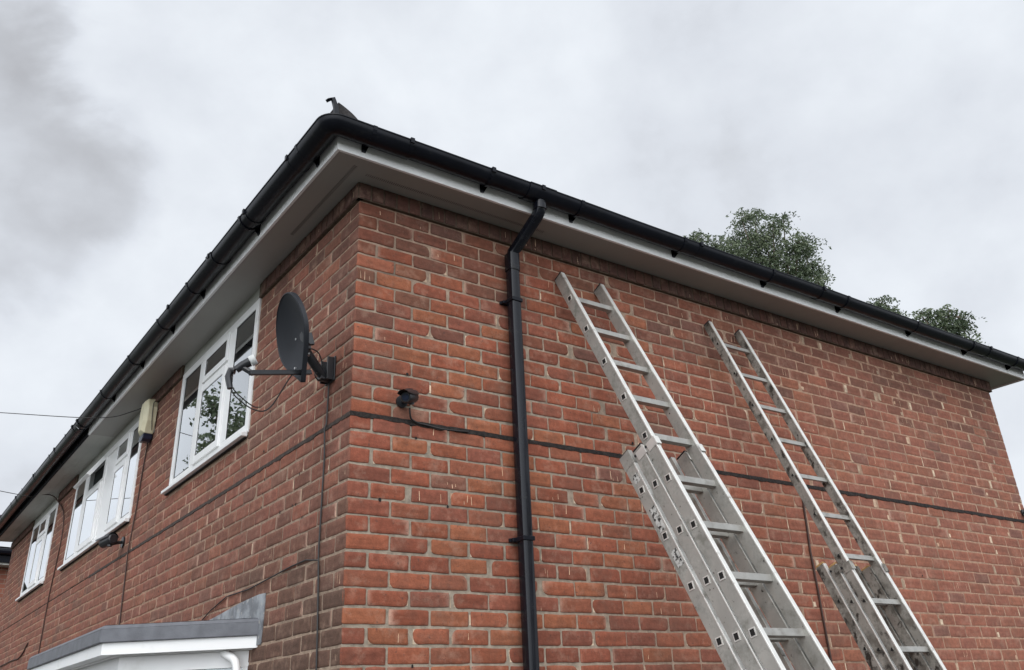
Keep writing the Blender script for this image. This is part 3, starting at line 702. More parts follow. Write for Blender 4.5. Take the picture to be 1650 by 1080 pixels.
# ------------------------------------------------------------------ bay with its flat grey roof
def bay():
    P0, P1, P2, P3 = Vector((0, 1.045, 0)), Vector((-.70, 1.585, 0)), Vector((-.70, 3.85, 0)), Vector((0, 4.39, 0))
    def ring(off, z):      # polygon pushed outwards by off
        c = Vector((.4, 2.7, 0)); o = []
        for p in (P0, P1, P2, P3):
            d = Vector((-1, -.55 if p.y < 2 else .55, 0)) if p.x < -.1 else Vector((0, -1 if p.y < 2 else 1, 0))
            o.append(Vector((p.x, p.y, z))+d*off)
        return o
    def slab(off, z0, z1, zin=None):
        mb = MB(); a = ring(off, z0); b = ring(off, z1)
        a += [Vector((.0, a[3].y, z0)), Vector((.0, a[0].y, z0))][:0]; mb.add(a+b, [(0, 1, 2, 3), (4, 5, 6, 7), (0, 1, 5, 4), (1, 2, 6, 5), (2, 3, 7, 6), (3, 0, 4, 7)]); return mb
    b = slab(-.09, 2.0395, 2.043).build('bay_window', WHITE_PVC, house, smooth=False); b['label'] = 'white bay window with grey roof edge at the bottom of the photo'
    mb = slab(.004, 2.106, 2.176)
    t0 = ring(.004, 2.176); t1 = ring(-.012, 2.196); mb.add(t0+t1, [(0,1,5,4),(1,2,6,5),(2,3,7,6),(4,5,6,7)])
    # lean-to top up to the wall
    t = ring(-.02, 2.198); top = [t[0], t[1], t[2], t[3], Vector((-.002, 3.9, 2.232)), Vector((-.002, 1.5, 2.232))]
    mb.add(top, [(0, 1, 5), (1, 2, 4, 5), (2, 3, 4)])
    mb.build('bay_roof', ROOFFELT, b, smooth=False, bevel=.004)
    slab(-.016, 2.044, 2.105).build('bay_fascia', WHITE_PVC, b, smooth=False)
    # frames under the fascia
    inn = ring(-.13, 0)
    for i in range(3):
        a, c = inn[i], inn[i+1]; d = (c-a); ln = d.length; d.normalize(); n_ = Vector((d.y, -d.x, 0)); 
        if n_.x > 0: n_ = -n_
        Mx = Matrix((d, -n_, Vector((0, 0, 1)))).transposed().to_4x4(); Mx.translation = a
        mb = MB(); nl = 1 if i != 1 else 3
        mb.box((0, 0, 1.955), (ln, .06, 2.038), Mx); mb.box((0, 0, .78), (ln, .06, .86), Mx)
        for k in range(nl+1):
            u = ln*k/nl; u0 = max(0, u-.035); u1 = min(ln, u+.035); mb.box((u0, .001, .861), (u1, .059, 1.954), Mx)
        f_ = mb.build('frame', WHITE_PVC, b, smooth=False)
        mb = MB(); mb.box((.03, .028, .86), (ln-.03, .032, 1.955), Mx); mb.build('pane', GLASS, b, smooth=False)
        mb = MB(); mb.box((0, -.02, 0), (ln, .08, .78), Mx); mb.build('apron', BRICKTEX, b, smooth=False)
    mb = MB(); mb.box((.002, 1.25, .1), (.02, 4.1, 2.0)); mb.build('room_backing', GLASSDARK, b, smooth=False)
    # lead flashing dressed up the wall
    pts = [(1.0, 2.055), (.985, 2.20), (.985, 2.318), (1.08, 2.322), (1.25, 2.316), (1.45, 2.306), (1.7, 2.285), (2.04, 2.262), (2.3, 2.248), (3.9, 2.242), (3.9, 2.19), (1.06, 2.19), (1.058, 2.055)]
    mb = MB(); vs = [(-.009-.002*noise.noise(Vector((y*9, z*9, 0))), y, z) for y, z in pts]; mb.prism(vs, (.006, 0, 0)); mb.build('flashing', LEAD, b, smooth=False)
    # white overflow pipe from under the fascia
    mb = MB(); mb.tube(curve_pts([(-.115, 1.27, 2.03), (-.11, 1.22, 2.016), (-.085, 1.17, 1.99), (-.075, 1.145, 1.94), (-.075, 1.14, 1.88), (-.075, 1.14, 1.6), (-.075, 1.14, .1)], 6), .0215, 14); mb.build('waste_pipe', WHITE_PVC, b)
bay()

# ------------------------------------------------------------------ satellite dish
def dish():
    root = empty('satellite_dish', (0, .25, 3.42)); tag(root, 'dark grey oval satellite dish on a wall bracket near the house corner', 'satellite dish', None)
    C = Vector((-.315, .08, 3.455))
    n = Vector((-.97, .04, -.22)).normalized()              # the way the dish faces
    w = Vector((0, 0, 1)).cross(n).normalized(); v = n.cross(w)
    if v.z < 0: v = -v
    rl = Matrix.Rotation(R(9), 4, n); w = rl @ w; v = rl @ v
    if v.y < 0.02: rl = Matrix.Rotation(R(-18), 4, n); w = rl @ w; v = rl @ v
    def out(t):
        a = math.sin(t); b = math.cos(t)              # b up
        y = .243*b-.008; hw = .185*(1-.80*max(0, -b)**1.5)*(1+.04*max(0, b))
        return Vector((a*hw, y, 0))
    NS, NR = 48, 10; mb = MB(); vs = []
    depth = lambda r: .055*(1-r*r)
    for side in (0, 1):
        for j in range(1, NR+1):
            r = j/NR
            for k in range(NS):
                p = out(2*math.pi*k/NS)*r; vs.append(C+w*p.x+v*p.y-n*(depth(r)+(.004 if side else 0)))
    c0 = len(vs); vs.append(C-n*depth(0)+v*-.0); vs.append(C-n*(depth(0)+.004))
    fs = []
    for side in (0, 1):
        o = side*NR*NS
        for j in range(NR-1):
            for k in range(NS): fs.append((o+j*NS+k, o+j*NS+(k+1) % NS, o+(j+1)*NS+(k+1) % NS, o+(j+1)*NS+k))
        for k in range(NS): fs.append((c0+side, o+k, o+(k+1) % NS))
    # rolled rim
    rim = len(vs)
    for k in range(NS):
        p = out(2*math.pi*k/NS); q = p.normalized() if p.length else p
        for (dr, dn) in ((0, 0), (.004, .006), (.010, .003), (.011, -.018), (.006, -.020), (.002, -.004)):
            vs.append(C+w*(p.x+q.x*dr)+v*(p.y+q.y*dr)+n*dn)
    for k in range(NS):
        for j in range(5): a = rim+k*6+j; b = rim+((k+1) % NS)*6+j; fs.append((a, b, b+1, a+1))
    mb.add(vs, fs); o = mb.build('reflector', GREYMETAL, None, ang=60); under(o, root)
    bot = C+v*-.225+n*.0
    # arm and receiver
    lnb = Vector((-.590, .03, 3.205))
    mb = MB(); d = (lnb-bot); d = Vector((-.55, -.02, 3.183))-bot-v*.02; ln = d.length+.02; d.normalize(); s = d.cross(Vector((0, 0, 1))).normalized(); u = s.cross(d)
    Mx = Matrix((d, s, u)).transposed().to_4x4(); Mx.translation = bot+v*.02+n*-.0
    mb.box((-.07, -.011, -.012), (ln-.02, .011, .012), Mx); arm = mb.build('feed_arm', DARKPLASTIC, None, bevel=.003, smooth=False); under(arm, root)
    mb = MB(); e = Mx @ Vector((ln-.04, 0, 0)); ax = Vector((.07, -.045, .02)).normalized()
    mb.tube([lnb-ax*.01+Vector((0, 0, .005)), lnb-ax*.012+Vector((0, 0, .02))+ax*.03, lnb+Vector((0, 0, .03))+ax*.055], [.019, .021, .024], 14)
    mb.tube([lnb-ax*.015, lnb-ax*.035+Vector((0, 0, .008)), lnb-ax*.045+Vector((-.0, 0, -.02)), lnb-ax*.030+Vector((0, 0, -.085))], [.018, .019, .017, .014], 10)
    mb.tube([e+Vector((0, 0, -.005)), lnb+Vector((0, 0, .01))+ax*.02], .013, 8)
    l = mb.build('receiver', DARKPLASTIC, None); under(l, root)
    mb = MB(); mb.tube([lnb+Vector((0, 0, .03))+ax*.056, lnb+Vector((0, 0, .034))+ax*.066, lnb+Vector((0, 0, .038))+ax*.082], [.026, .0275, .024], 18); c_ = mb.build('receiver_cap', WHITECAP, None); c_.parent = l; c_.matrix_parent_inverse = Matrix.Identity(4)
    mb = MB(); mb.tube(curve_pts([lnb-ax*.030+Vector((0, 0, -.075)), lnb+Vector((.005, .01, -.13)), lnb+Vector((.11, .04, -.17)), lnb+Vector((.20, .07, -.135)), bot+Vector((-.05, -.01, -.01)), bot+Vector((.03, .01, .05))], 8), .0034, 6)
    mb.tube(curve_pts([lnb-ax*.028+Vector((.004, 0, -.075)), lnb+Vector((.02, .012, -.12)), lnb+Vector((.10, .035, -.155)), lnb+Vector((.14, .05, -.15))], 8), .003, 6)
    o = mb.build('lead_cable', CABLE, None); under(o, root)
    # mount: back clamp, bent arm, wall plate
    back = C-n*.058+v*.0; wallp = Vector((-.0, .262, 3.41))
    mb = MB(); Mb = Matrix((w, v, n)).transposed().to_4x4(); Mb.translation = back+v*-.02
    mb.box((-.075, -.045, -.012), (.05, .045, .004), Mb); mb.box((-.05, -.035, -.05), (-.03, .035, 0), Mb); mb.box((.0, -.035, -.05), (.02, .035, 0), Mb)
    o = mb.build('back_clamp', DARKPLASTIC, None, bevel=.002, smooth=False); under(o, root)
    mb = MB(); mb.tube(curve_pts([back-n*.02+Vector((0, -.01, 0)), Vector((-.20, .19, 3.465)), Vector((-.12, .235, 3.40)), Vector((-.05, .258, 3.345)), Vector((-.02, .262, 3.345))], 6), .026, 12)
    mb.box((-.075, .235, 3.325), (-.006, .29, 3.375))
    o = mb.build('support_arm', DARKPLASTIC, None); under(o, root)
    mb = MB(); mb.box((-.014, .205, 3.315), (-.0055, .32, 3.455)); mb.box((-.05, .215, 3.32), (-.0142, .225, 3.45)); mb.box((-.05, .30, 3.32), (-.0142, .31, 3.45)); o = mb.build('wall_plate', DARKPLASTIC, None, bevel=.002, smooth=False); under(o, root)
    mb = MB(); mb.tube(curve_pts([back-n*.03+v*.03, Vector((-.19, .215, 3.485)), Vector((-.10, .245, 3.475)), Vector((-.06, .262, 3.42)), Vector((-.045, .27, 3.37))], 6), .0036, 6)
    mb.tube(curve_pts([Vector((-.08, .24, 3.36)), Vector((-.115, .225, 3.335)), Vector((-.09, .235, 3.31)), Vector((-.05, .255, 3.325))], 6), .0036, 6)
    o = mb.build('lead_cable', CABLE, None); under(o, root)
    for p, e in ((back+w*-.06-v*.0+n*.004+v*.02, n*.008), (bot+v*.045+n*.014, n*.008), (Vector((-.20, .17, 3.44)), Vector((-.012, -.024, 0))), (Vector((-.17, .19, 3.42)), Vector((-.012, -.024, 0)))):
        mb = MB(); mb.tube([p, p+e], .006, 8); o = mb.build('bolt', STEEL, None); under(o, root)
dish()

# ------------------------------------------------------------------ alarm box
def alarm():
    root = empty('alarm_box', (0, 4.1, 4.15)); tag(root, 'yellowed cream burglar alarm box between the first two windows', 'alarm box')
    yc, zc = 4.145, 4.215; w, h = .12, .165
    poly = [(-w*.55, h), (w*.55, h), (w, h*.45), (w, -h*.35), (w*.62, -h), (-w*.62, -h), (-w, -h*.35), (-w, h*.45)]
    mb = MB(); a = [(-.012, yc+p, zc+q) for p, q in poly]; b = [(-.085, yc+p*.97, zc+q*.97) for p, q in poly]; c = [(-.112, yc+p*.55, zc+q*.80) for p, q in poly]
    n = 8; fs = [tuple(range(n)), tuple(range(16, 24))]
    for r_ in (0, 8): fs += [(r_+k, r_+(k+1) % n, r_+8+(k+1) % n, r_+8+k) for k in range(n)]
    mb.add(a+b+c, fs); o = mb.build('cover', CREAM, None, bevel=.004, smooth=False); under(o, root)
    mb = MB(); poly2 = [(-.078, .0), (.078, .0), (.066, -.045), (.03, -.062), (-.03, -.062), (-.066, -.045)]
    mb.prism([(-.092, yc+p, zc-h-.001+q) for p, q in poly2], (.08, 0, 0)); o = mb.build('strobe_lens', BLUELENS, None, bevel=.006, smooth=False); under(o, root)
    mb = MB(); mb.box((-.0115, yc-.09, zc-.15), (-.005, yc+.09, zc+.15)); o = mb.build('back_plate', GREYCREAM, None, smooth=False); under(o, root)
    mb = MB(); mb.tube(curve_pts([(-.03, yc-.085, zc+.14), (-.05, yc-.115, zc+.10), (-.05, yc-.125, zc-.02), (-.03, yc-.10, zc-.14)], 6), .0035, 6); o = mb.build('lead_cable', CABLE, None); under(o, root)
alarm()

# ------------------------------------------------------------------ cameras
def cctv(origin, aim, wall_n, label, s=1.0, group=None):
    root = empty('security_camera', origin); tag(root, label, 'security camera')
    o = Vector(origin); d = Vector(aim).normalized(); n = Vector(wall_n)
    side = d.cross(Vector((0, 0, 1))).normalized(); up = side.cross(d)
    Mx = Matrix((d, side, up)).transposed().to_4x4(); c = o+n*.085*s; Mx.translation = c
    def T(pts): return [Mx @ (Vector(p)*s) for p in pts]
    mb = MB(); mb.tube(T([(-.055, 0, 0), (-.05, 0, 0), (.045, 0, 0), (.052, 0, 0)]), [.022*s, .028*s, .028*s, .024*s], 20); x = mb.build('body', DARKPLASTIC, None); under(x, root)
    mb = MB(); vs = []; n_ = 12
    for (xx, k0, r_) in ((-.05, 1, .033), (.02, 1, .033), (.085, .75, .033)):
        for k in range(n_+1):
            a = R(90-75*k0+150*k0*k/n_); vs.append(Vector((xx, r_*math.cos(a), r_*math.sin(a))))
    m2 = len(vs); vs2 = T(vs)+T([v_+Vector((0, 0, .0025)) for v_ in vs]); fs = []
    for i in range(2):
        for k in range(n_):
            q = (i*(n_+1)+k, i*(n_+1)+k+1, (i+1)*(n_+1)+k+1, (i+1)*(n_+1)+k); fs += [q, tuple(j+m2 for j in q)]
    mb.add(vs2, fs); mb.box((-.04, -.006, .034), (.03, .006, .040), Mx @ Matrix.Scale(s, 4)); x = mb.build('sunshield', DARKPLASTIC, None); under(x, root)
    mb = MB(); mb.tube(T([(.0525, 0, 0), (.0555, 0, 0)]), .017*s, 18); x = mb.build('lens', BLUELENS, None); under(x, root)
    mb = MB(); mb.tube([o+n*.006, o+n*.018], .030*s, 18); mb.tube([o+n*.012, o+n*.05*s+up*-.01*s, c+up*-.028*s-d*.02*s], .009*s, 10); mb.tube([c+up*-.036*s-d*.02*s, c+up*-.02*s-d*.02*s], .013*s, 10); x = mb.build('mount', DARKPLASTIC, None); under(x, root)
    return root
cctv((.285, 0, 3.175), (-.72, -.60, -.30), (0, -1, 0), 'small black bullet camera on the side wall above the joint strip', 1.12)
cctv((0, 4.60, 3.195), (-.30, .93, -.12), (-1, 0, 0), 'black bullet camera under the wide double window', 1.6)
cctv((W-.06, 0, 3.15), (.75, -.55, -.2), (0, -1, 0), 'black camera at the far right end of the side wall', 1.0)

# ------------------------------------------------------------------ cables
def cable(pts, r, label, mat=CABLE, n=8, sm=True, name='cable', seed=None, cat='cable'):
    P_ = curve_pts(pts, n) if sm else [Vector(p) for p in pts]
    mb = MB(); mb.tube(P_, r, 6); return tag(mb.build(name, mat), label, cat)
rj = random.Random(5)
def wob(pts, a=.0016):
    o = []
    for i in range(len(pts)-1):
        p, q = Vector(pts[i]), Vector(pts[i+1]); n = max(2, int((q-p).length/.12))
        for k in range(n): o.append(p.lerp(q, k/n)+Vector((rj.uniform(-a, a)*.3, rj.uniform(-a, a), 0)))
    o.append(Vector(pts[-1])); return o
cable(wob([(-.012, .268, 3.33), (-.012, .272, 3.09), (-.022, .272, 3.06), (-.012, .277, 2.9), (-.012, .283, 2.43), (-.012, .235, 1.9), (-.012, .23, .3)]), .0046, 'thin black cable dropping down the wall from the satellite dish', sm=False)
cable(wob([(-.012, .286, 2.388), (-.012, .44, 2.412), (-.012, .62, 2.408), (-.012, .91, 2.39), (-.012, 1.25, 2.37), (-.012, 1.62, 2.375), (-.012, 1.9, 2.325), (-.012, 2.05, 2.285)]), .0038, 'black cable branching along the bricks towards the bay roof', sm=False)
cable(wob([(-.012, 4.20, 4.02), (-.012, 4.24, 3.8), (-.012, 4.28, 3.4), (-.020, 4.31, 3.07), (-.012, 4.32, 2.9), (-.012, 4.27, 2.5), (-.012, 4.25, 1.6)]), .0062, 'dark cable running down the wall below the alarm box', CABLEBROWN, sm=False)
cable([(-.24, 8.75, 4.47), (-.10, 8.55, 4.43), (-.03, 8.35, 4.30), (-.02, 7.95, 4.10), (-.015, 7.83, 3.9), (-.015, 7.80, 3.7), (-.012, 7.88, 3.4), (-.012, 7.95, 3.1), (-.012, 7.95, 2.6), (-.012, 7.95, 1.2)], .007, 'loose dark cable curving down between the two far windows', CABLEBROWN, 10)
cable(wob([(3.575, -.012, 3.058), (3.57, -.012, 2.95), (3.545, -.012, 2.6), (3.548, -.012, 2.2), (3.545, -.012, 1.2), (3.545, -.012, .2)]), .008, 'dark brown cable down the side wall between the ladders', CABLEBROWN, sm=False)
cable([(.32, -.035, 3.14), (.325, -.03, 3.11), (.34, -.02, 3.085), (.385, -.016, 3.070), (.44, -.016, 3.066), (.50, -.020, 3.058), (.56, -.024, 3.056), (.62, -.020, 3.060), (.70, -.013, 3.068)], .0048, 'short black cable looping from the side wall camera to the joint strip')
cable([(-.012, 10.9, 2.56), (-.012, 9.9, 2.57), (-.012, 9.4, 2.56), (-.014, 9.1, 2.60), (-.012, 8.95, 2.66), (-.012, 8.83, 2.70)], .008, 'dark cable low on the front wall at the left edge', CABLEBROWN)
# telephone wires to a pole in the street
POLE = Vector((-7.39, 17.35, 7.8))
def span(a, b, sag, n=30):
    return [a.lerp(b, k/n)+Vector((0, 0, -sag*4*(k/n)*(1-k/n))) for k in range(n+1)]
cable([(-.006, 4.33, 4.425), (-.12, 4.5, 4.37)]+span(Vector((-.34, 5.0, 4.415)), POLE, .10)[::3], .0042, 'upper telephone wire crossing the sky to the front soffit', CABLE, 6, name='telephone_wire', cat='wire')
cable(span(Vector((-.30, 8.75, 4.43)), POLE+Vector((0, 0, -.25)), .08), .005, 'lower telephone wire crossing the sky at the left edge', CABLE, sm=False, name='telephone_wire', cat='wire')
mb = MB(); mb.tube([(POLE.x, POLE.y, 0), (POLE.x, POLE.y, 8.3)], [.14, .10], 12); mb.tube([(POLE.x-.25, POLE.y, 7.9), (POLE.x+.25, POLE.y, 7.9)], .03, 8)
tag(mb.build('telephone_pole', WOOD), 'wooden telephone pole carrying the two wires, outside the left edge', 'pole')

# ------------------------------------------------------------------ ladders
def ladder(x0, width, P0, D, pitch, depth, secs, metal, label, hole='square', caps=False, cap_guides=True):
    """secs: (offset of the stile centre from the front line, t of its top, t of its foot, t of first rung)"""
    P0 = Vector(P0); D = Vector(D).normalized(); Nn = Vector((0, -D.z, D.y))          # towards the wall, square to the ladder
    if Nn.y < 0: Nn = -Nn
    foot = P0+D*((P0.z)/-D.z)
    root = empty('extension_ladder', (x0+width/2, foot.y, 0)); tag(root, label, 'ladder', 'ladders leaning on the side wall')
    X = Vector((1, 0, 0)); B = Matrix((X, D, Nn)).transposed().to_4x4(); B.translation = Vector((x0, P0.y, P0.z))
    sw = .026
    for si, (off, t0, t1, tr) in enumerate(secs):
        o_ = off; hd = depth/2-.0025; inset = 0 if si == 0 else .0015*si
        mb = MB()
        for xa in (inset, width-sw-inset):
            mb.box((xa, t0, o_-hd), (xa+sw, t1, o_+hd), B)
        # bright worn front faces of the stiles; shaded rear right ones coloured duller
        for xa in (inset, width-sw-inset):
            mb.cur = 1 if (si == 0 or xa < width/2) else 0
            mb.box((xa-.0008, t0+.002, o_-hd-.0016), (xa+sw+.0008, t1-.002, o_-hd+.0075), B)
        st = mb.build('ladder_section', [metal, ALUB], None, bevel=.0022, smooth=False); under(st, root)
        def ch(o): o.parent = st; o.matrix_parent_inverse = st.matrix_parent_inverse.copy() if False else Matrix.Identity(4); return o
        # children live in the section's space, which is world space shifted by the root
        t = tr
        while t < t1-.05:
            mb = MB(); rb = .0175 if hole == 'square' else .0145
            pr_ = [(-rb, -rb*.9), (rb, -rb*.9), (rb, rb*.9), (-rb, rb*.9)] if hole == 'square' else [(-rb*1.1, -rb*.75), (rb*1.1, -rb*.75), (rb*.95, rb*.2), (0, rb*1.2), (-rb*.95, rb*.2)]
            if hole == 'square':         # section turned so the flat tread lies about level
                ca, sa = math.cos(R(14)), math.sin(R(14)); pr_ = [(a*ca-b*sa, a*sa+b*ca) for a, b in pr_]
            xs_ = x0+inset; base = Vector((x0, P0.y, P0.z))+D*t+Nn*(o_+.0)
            poly = [base+X*(inset+sw-.001)+D*a+Nn*b for a, b in pr_]
            mb.prism(poly, X*(width-2*sw-2*inset+.002)); r_ = mb.build('rung', RUNGM, None, bevel=.002, smooth=False); ch(r_)
            # open ends of the rung, seen in the stile's outer face
            k = 1.15 if hole == 'square' else .9
            for side in (0, 1):
                mb = MB()
                xx = inset-.003 if side == 0 else width-inset+.0
                outer = [base+X*xx+D*a*k*1.0+Nn*b*k for a, b in pr_]; ln = len(outer)
                inner = [base+X*xx+D*a*k*.72+Nn*b*k*.72 for a, b in pr_]; e = X*.003
                mb.cur = 0; vs = outer+inner+[p+e for p in outer]+[p+e for p in inner]
                mb.add(vs, [(i, (i+1) % ln, ln+(i+1) % ln, ln+i) for i in range(ln)]+[(i, (i+1) % ln, 2*ln+(i+1) % ln, 2*ln+i) for i in range(ln)]+[(2*ln+i, 2*ln+(i+1) % ln, 3*ln+(i+1) % ln, 3*ln+i) for i in range(ln)])
                mb.cur = 1; xd = xx+.0016 if side == 0 else xx+.0012
                mb.add([base+X*xd+D*a*k*.74+Nn*b*k*.74 for a, b in pr_], [tuple(range(ln))])
                h = mb.build('rung_end', [ALUB if hole == 'square' else metal, DARKHOLE], None, smooth=False); ch(h)
            t += pitch
        if si > 0:                     # guide bracket joining this section to the one in front of it
            pf = secs[si-1][0]; tg = t0+.03 if si == 1 else t0+.055
            for xa in (inset, width-inset):
                mb = MB(); lo, hi = pf-depth/2-.006, pf+depth/2-.02
                out_ = -.005 if xa < width/2 else .0012
                mb.box((xa+out_, tg, lo), (xa+out_+.0038, tg+.052, hi), B)
                a, b = (xa-.005, xa+sw+.004) if xa < width/2 else (xa-sw-.004, xa+.005)
                mb.box((a, tg, lo-.003), (b, tg+.052, lo), B)
                g_ = mb.build('guide_bracket', ALUB if not caps else metal, None, bevel=.0015, smooth=False); ch(g_)
                mb = MB(); cx = xa-.006 if xa < width/2 else xa+.002
                mb.tube([B @ Vector((cx, tg+.012, hi+.008)), B @ Vector((cx+.006, tg+.012, hi+.008))], .007, 10); ch(mb.build('bolt', DARKPLASTIC, None))
        if si == len(secs)-1 and not caps:
            for xa in (inset-.002, width-sw-inset-.002):
              mb = MB(); mb.box((xa, t0-.004, o_-hd-.003), (xa+sw+.004, t0+.085, o_+hd+.002), B)
              ch(mb.build('end_sleeve', metal, None, bevel=.002, smooth=False))
        if si == len(secs)-1 and not caps:
            for ta, tb in ((.14, .19), (.36, .50), (.62, .71)):
                mb = MB(); mb.box((inset-.0012, t0+ta, o_-hd+.012), (inset, t0+tb, o_+hd-.022), B); ch(mb.build('worn_label', WORN, None, smooth=False))
        for xa in (inset, width-sw-inset):
          mb = MB(); mb.box((xa+.002, t0-.012, o_-hd+.003), (xa+sw-.002, t0-.0045 if not caps else t0+.0, o_+hd-.003), B)
          ch(mb.build('end_cap', ENDCAP if caps and si > 0 else DARKPLASTIC, None, bevel=.002, smooth=False))
    return root
# first ladder
ladder(1.401, .362, (1.401, -.062, 4.205), (0, -.45498, -.8905), .2895, .084,
       [(.022, -.005, 4.46, .221), (.112, 1.392, 4.58, 1.632-.2895+.2895), (.212, 1.352, 4.66, 1.594)],
       ALU, 'nearest silvery three section extension ladder, left of the two, with square rung ends')
ladder(2.769, .352, (2.769, -.052, 4.161), (0, -.37684, -.92628), .282, .068,
       [(.002, 0.0, 4.30, .200), (.076, 1.915, 4.38, 2.138), (.150, 1.868, 4.43, 2.095)],
       ALU2, 'farther grimy extension ladder, right of the two, with orange brown end caps', hole='tri', caps=True)

# ------------------------------------------------------------------ trees
def leaf_material(name, c1, c2, c3):
    m = bpy.data.materials.new(name); m.use_nodes = True; t = m.node_tree; b = t.nodes['Principled BSDF']; b.inputs['Roughness'].default_value = .55
    at = N(t, 'ShaderNodeVertexColor'); at.layer_name = 'Col'; r = N(t, 'ShaderNodeValToRGB'); e = r.color_ramp.elements
    e[0].position = .1; e[0].color = (*c1, 1); e[1].position = .9; e[1].color = (*c3, 1); x = e.new(.5); x.color = (*c2, 1)
    sp = N(t, 'ShaderNodeSeparateColor'); t.links.new(at.outputs[0], sp.inputs[0]); t.links.new(sp.outputs[0], r.inputs[0]); t.links.new(r.outputs[0], b.inputs['Base Color'])
    tr = N(t, 'ShaderNodeBsdfTranslucent'); t.links.new(r.outputs[0], tr.inputs[0]); mx_ = N(t, 'ShaderNodeMixShader'); mx_.inputs[0].default_value = .3
    t.links.new(b.outputs[0], mx_.inputs[1]); t.links.new(tr.outputs[0], mx_.inputs[2]); t.links.new(mx_.outputs[0], t.nodes['Material Output'].inputs[0])
    return m
LEAF = leaf_material('birch_leaf', (.055, .078, .046), (.11, .145, .08), (.26, .30, .19))
def tree(base, lobes, label, seed, leaf=(.092, .042), dens=1.0, name='tree', fork=.62, group=None, droop=.5):
    rnd = random.Random(seed); b = Vector((base[0], base[1], 0)); root = empty(name, b); tag(root, label, 'tree', group)
    cx = sum(l[0]*l[3] for l in lobes)/sum(l[3] for l in lobes); cy = sum(l[1]*l[3] for l in lobes)/sum(l[3] for l in lobes)
    zlo = min(l[2]-l[3] for l in lobes); mid = Vector((cx, cy, zlo+.3))
    mb = MB(); kx, ky = rnd.uniform(-.2, .2), rnd.uniform(-.2, .2)
    tr = [b, b+Vector((kx, ky, mid.z*.3)), Vector(((b.x+cx)/2, (b.y+cy)/2, mid.z*.62)), mid]
    mb.tube(curve_pts(tr, 5), [.24-.15*i/15 for i in range(16)], 10)
    for l in lobes:
        c = Vector(l[:3]); st = mid.lerp(Vector((b.x, b.y, mid.z*.6)), rnd.uniform(0, .4)); m_ = st.lerp(c, .5)+Vector((rnd.uniform(-.2, .2), rnd.uniform(-.2, .2), .1))
        pts = curve_pts([st, m_, c], 4); mb.tube(pts, [.06-.048*i/(len(pts)-1) for i in range(len(pts))], 6)
        for _ in range(5):
            d = Vector((rnd.gauss(0, 1), rnd.gauss(0, 1), rnd.gauss(.3, 1))).normalized()*l[3]*.85; mb.tube([c-d*.1, c+d*.5, c+d], [.014, .009, .003], 5)
    o = mb.build('trunk', BARK, None); under(o, root)
    cb = MB()
    for l in lobes:
        c = Vector(l[:3]); r = l[3]; nb = max(8, int(760*r*r*dens)); 
        for _ in range(nb):
            d = Vector((rnd.gauss(0, 1), rnd.gauss(0, 1), rnd.gauss(0, 1))).normalized()*r*(rnd.random()**.42)*rnd.uniform(.85, 1.12)
            p = c+d; tone = .5+.35*noise.noise(p*1.6)+.30*noise.noise(p*4.1)+rnd.uniform(-.1, .1)
            # one drooping twig of leaves
            q = p.copy(); dirx = Vector((rnd.gauss(0, 1), rnd.gauss(0, 1), 0)).normalized(); n = rnd.randint(6, 11); st = rnd.uniform(.03, .045)
            for k in range(n):
                q = q+(dirx*(1-k/n)+Vector((0, 0, -droop*k/n))).normalized()*st
                a = Vector((rnd.gauss(0, 1), rnd.gauss(0, 1), rnd.gauss(-.5, .8))).normalized(); s_ = a.cross(Vector((rnd.gauss(0, 1), rnd.gauss(0, 1), rnd.gauss(0, 1)))).normalized()
                L_, W_ = leaf[0]*rnd.uniform(.6, 1.2), leaf[1]*rnd.uniform(.7, 1.2)
                tt = max(0, min(1, tone+rnd.uniform(-.22, .22)))
                cb.add([q, q+a*L_*.45+s_*W_*.5, q+a*L_, q+a*L_*.45-s_*W_*.5], [(0, 1, 2, 3)], (tt, tt, tt, 1))
    o = cb.build('crown', LEAF, None, smooth=False, colors=True, fix=False); under(o, root)
T1 = [(15.09,10.1,13.23,.38),(15.8,10.02,13.23,.39),(15.0,10.21,13.4,.21),(15.84,9.14,13.78,.24),(16.29,9.04,13.94,.28),(16.05,8.34,13.24,.33),(16.46,8.26,13.52,.17),(16.15,9.39,13.34,.49),(16.14,8.72,12.82,.57),(16.25,7.85,12.49,.36),(17.04,8.11,12.68,.3),(15.14,9.24,12.4,.5),(16.14,9.24,12.38,.68),(16.23,8.24,12.05,.59),(16.9,7.96,12.01,.3),(16.52,7.62,11.39,.22),(16.77,8.34,11.68,.58),(16.06,8.85,11.44,.82),(16.54,8.14,10.91,.64),(16.76,7.8,11.0,.22),(16.3,9.2,10.2,1.0),(16.8,8.6,9.4,1.0)]
T2 = [(18.2,7.34,10.88,.26),(18.32,7.11,10.91,.21),(18.38,7.01,10.7,.19),(18.22,7.29,10.42,.4),(18.34,7.07,10.19,.4),(18.4,7.3,9.6,.6)]
T3 = [(16.91,5.5,9.68,.13),(16.95,5.42,9.5,.26),(17.09,5.13,9.57,.13),(17.18,4.94,9.6,.16),(17.24,4.81,9.4,.2),(17.27,4.78,9.17,.17),(17.09,5.13,9.26,.31),(17.19,4.98,9.02,.30),(16.95,5.42,9.03,.43),(17.14,5.04,8.63,.49),(17.1,5.4,8.0,.35)]
tree((16.4, 8.9), T1, 'tall leafy tree with the largest crown above the roof', 3, dens=1.0, group='trees behind the house')
tree((18.5, 7.4), T2, 'tree whose small tip just clears the gutter between the two bigger crowns', 5, dens=1.15, group='trees behind the house')
tree((17.3, 5.3), T3, 'tree with the low rounded crown above the right end of the gutter', 6, dens=1.15, group='trees behind the house')
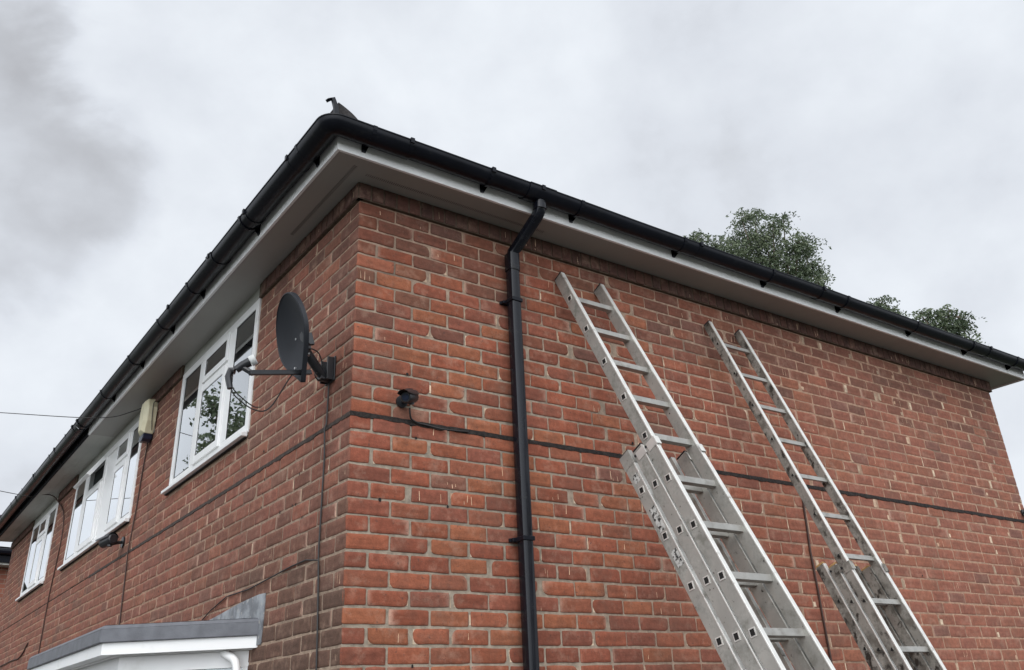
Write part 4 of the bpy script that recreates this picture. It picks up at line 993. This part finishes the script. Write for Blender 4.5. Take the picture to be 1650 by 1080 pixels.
# street tree mirrored in the nearest window
TR = [(-4.6, 15.6, 7.2, 1.0), (-5.3, 16.3, 8.1, .9), (-4.2, 15.2, 6.2, .9), (-5.6, 15.8, 6.6, 1.1), (-4.9, 16.5, 7.4, 1.1), (-5.0, 15.6, 5.4, 1.1), (-4.1, 16.2, 8.6, .5), (-6.2, 16.2, 7.5, .9)]
tree((-5.1, 16.0), TR, 'street tree mirrored in the nearest upstairs window', 8, leaf=(.13, .075), dens=.33)

# ------------------------------------------------------------------ the next house along
nb_ = empty('neighbouring_house', (2.6, 19, 0)); tag(nb_, 'next brick house at the far left edge, its dark eaves just in view', 'house')
def nbpart(mb, name, m, par=nb_):
    o = mb.build(name, m, None, smooth=False); o.parent = par; o.matrix_parent_inverse = Matrix.Identity(4); return o
Rz = Matrix.Rotation(R(12), 4, 'Z')
mb = MB(); mb.box((-3.2, -2.6, 0), (3.2, 5, 4.62), Rz); nbpart(mb, 'wall', BRICKTEX)
mb = MB(); mb.box((-3.5, -2.9, 4.62), (3.5, 5.3, 4.66), Rz); nbpart(mb, 'soffit', SOFFIT_OLD)
mb = MB(); mb.box((-3.52, -2.93, 4.655), (3.52, -2.905, 4.86), Rz); mb.box((-3.53, -2.9, 4.655), (-3.505, 5.3, 4.86), Rz); nbpart(mb, 'fascia', BLACK_PVC)
mb = MB(); mb.tube([Rz @ Vector((-3.6, -2.99, 4.85)), Rz @ Vector((3.6, -2.99, 4.85))], .06, 10); nbpart(mb, 'gutter', BLACK_PVC)
mb = MB(); A = [Rz @ Vector(p) for p in ((-3.6, -3.0, 4.93), (3.6, -3.0, 4.93), (3.6, 5.4, 4.93), (-3.6, 5.4, 4.93), (-3.0, 1.2, 5.5), (3.0, 1.2, 5.5))]
mb.add(A, [(0, 1, 5, 4), (1, 2, 5), (2, 3, 4, 5), (3, 0, 4), (0, 1, 2, 3)]); nbpart(mb, 'roof', new_mat('wet_grey_tile', (.20, .20, .20), .4, var=.2))

# every child of an Empty that is not at the origin keeps its world place
bpy.context.view_layer.update()
for o in list(bpy.data.objects):
    p = o.parent
    if p is not None and p.parent is not None and p.parent.type == 'EMPTY' and p.matrix_parent_inverse != Matrix.Identity(4):
        o.matrix_parent_inverse = Matrix.Identity(4)

# ------------------------------------------------------------------ render
scene.render.engine = 'CYCLES'
scene.cycles.max_bounces = 8
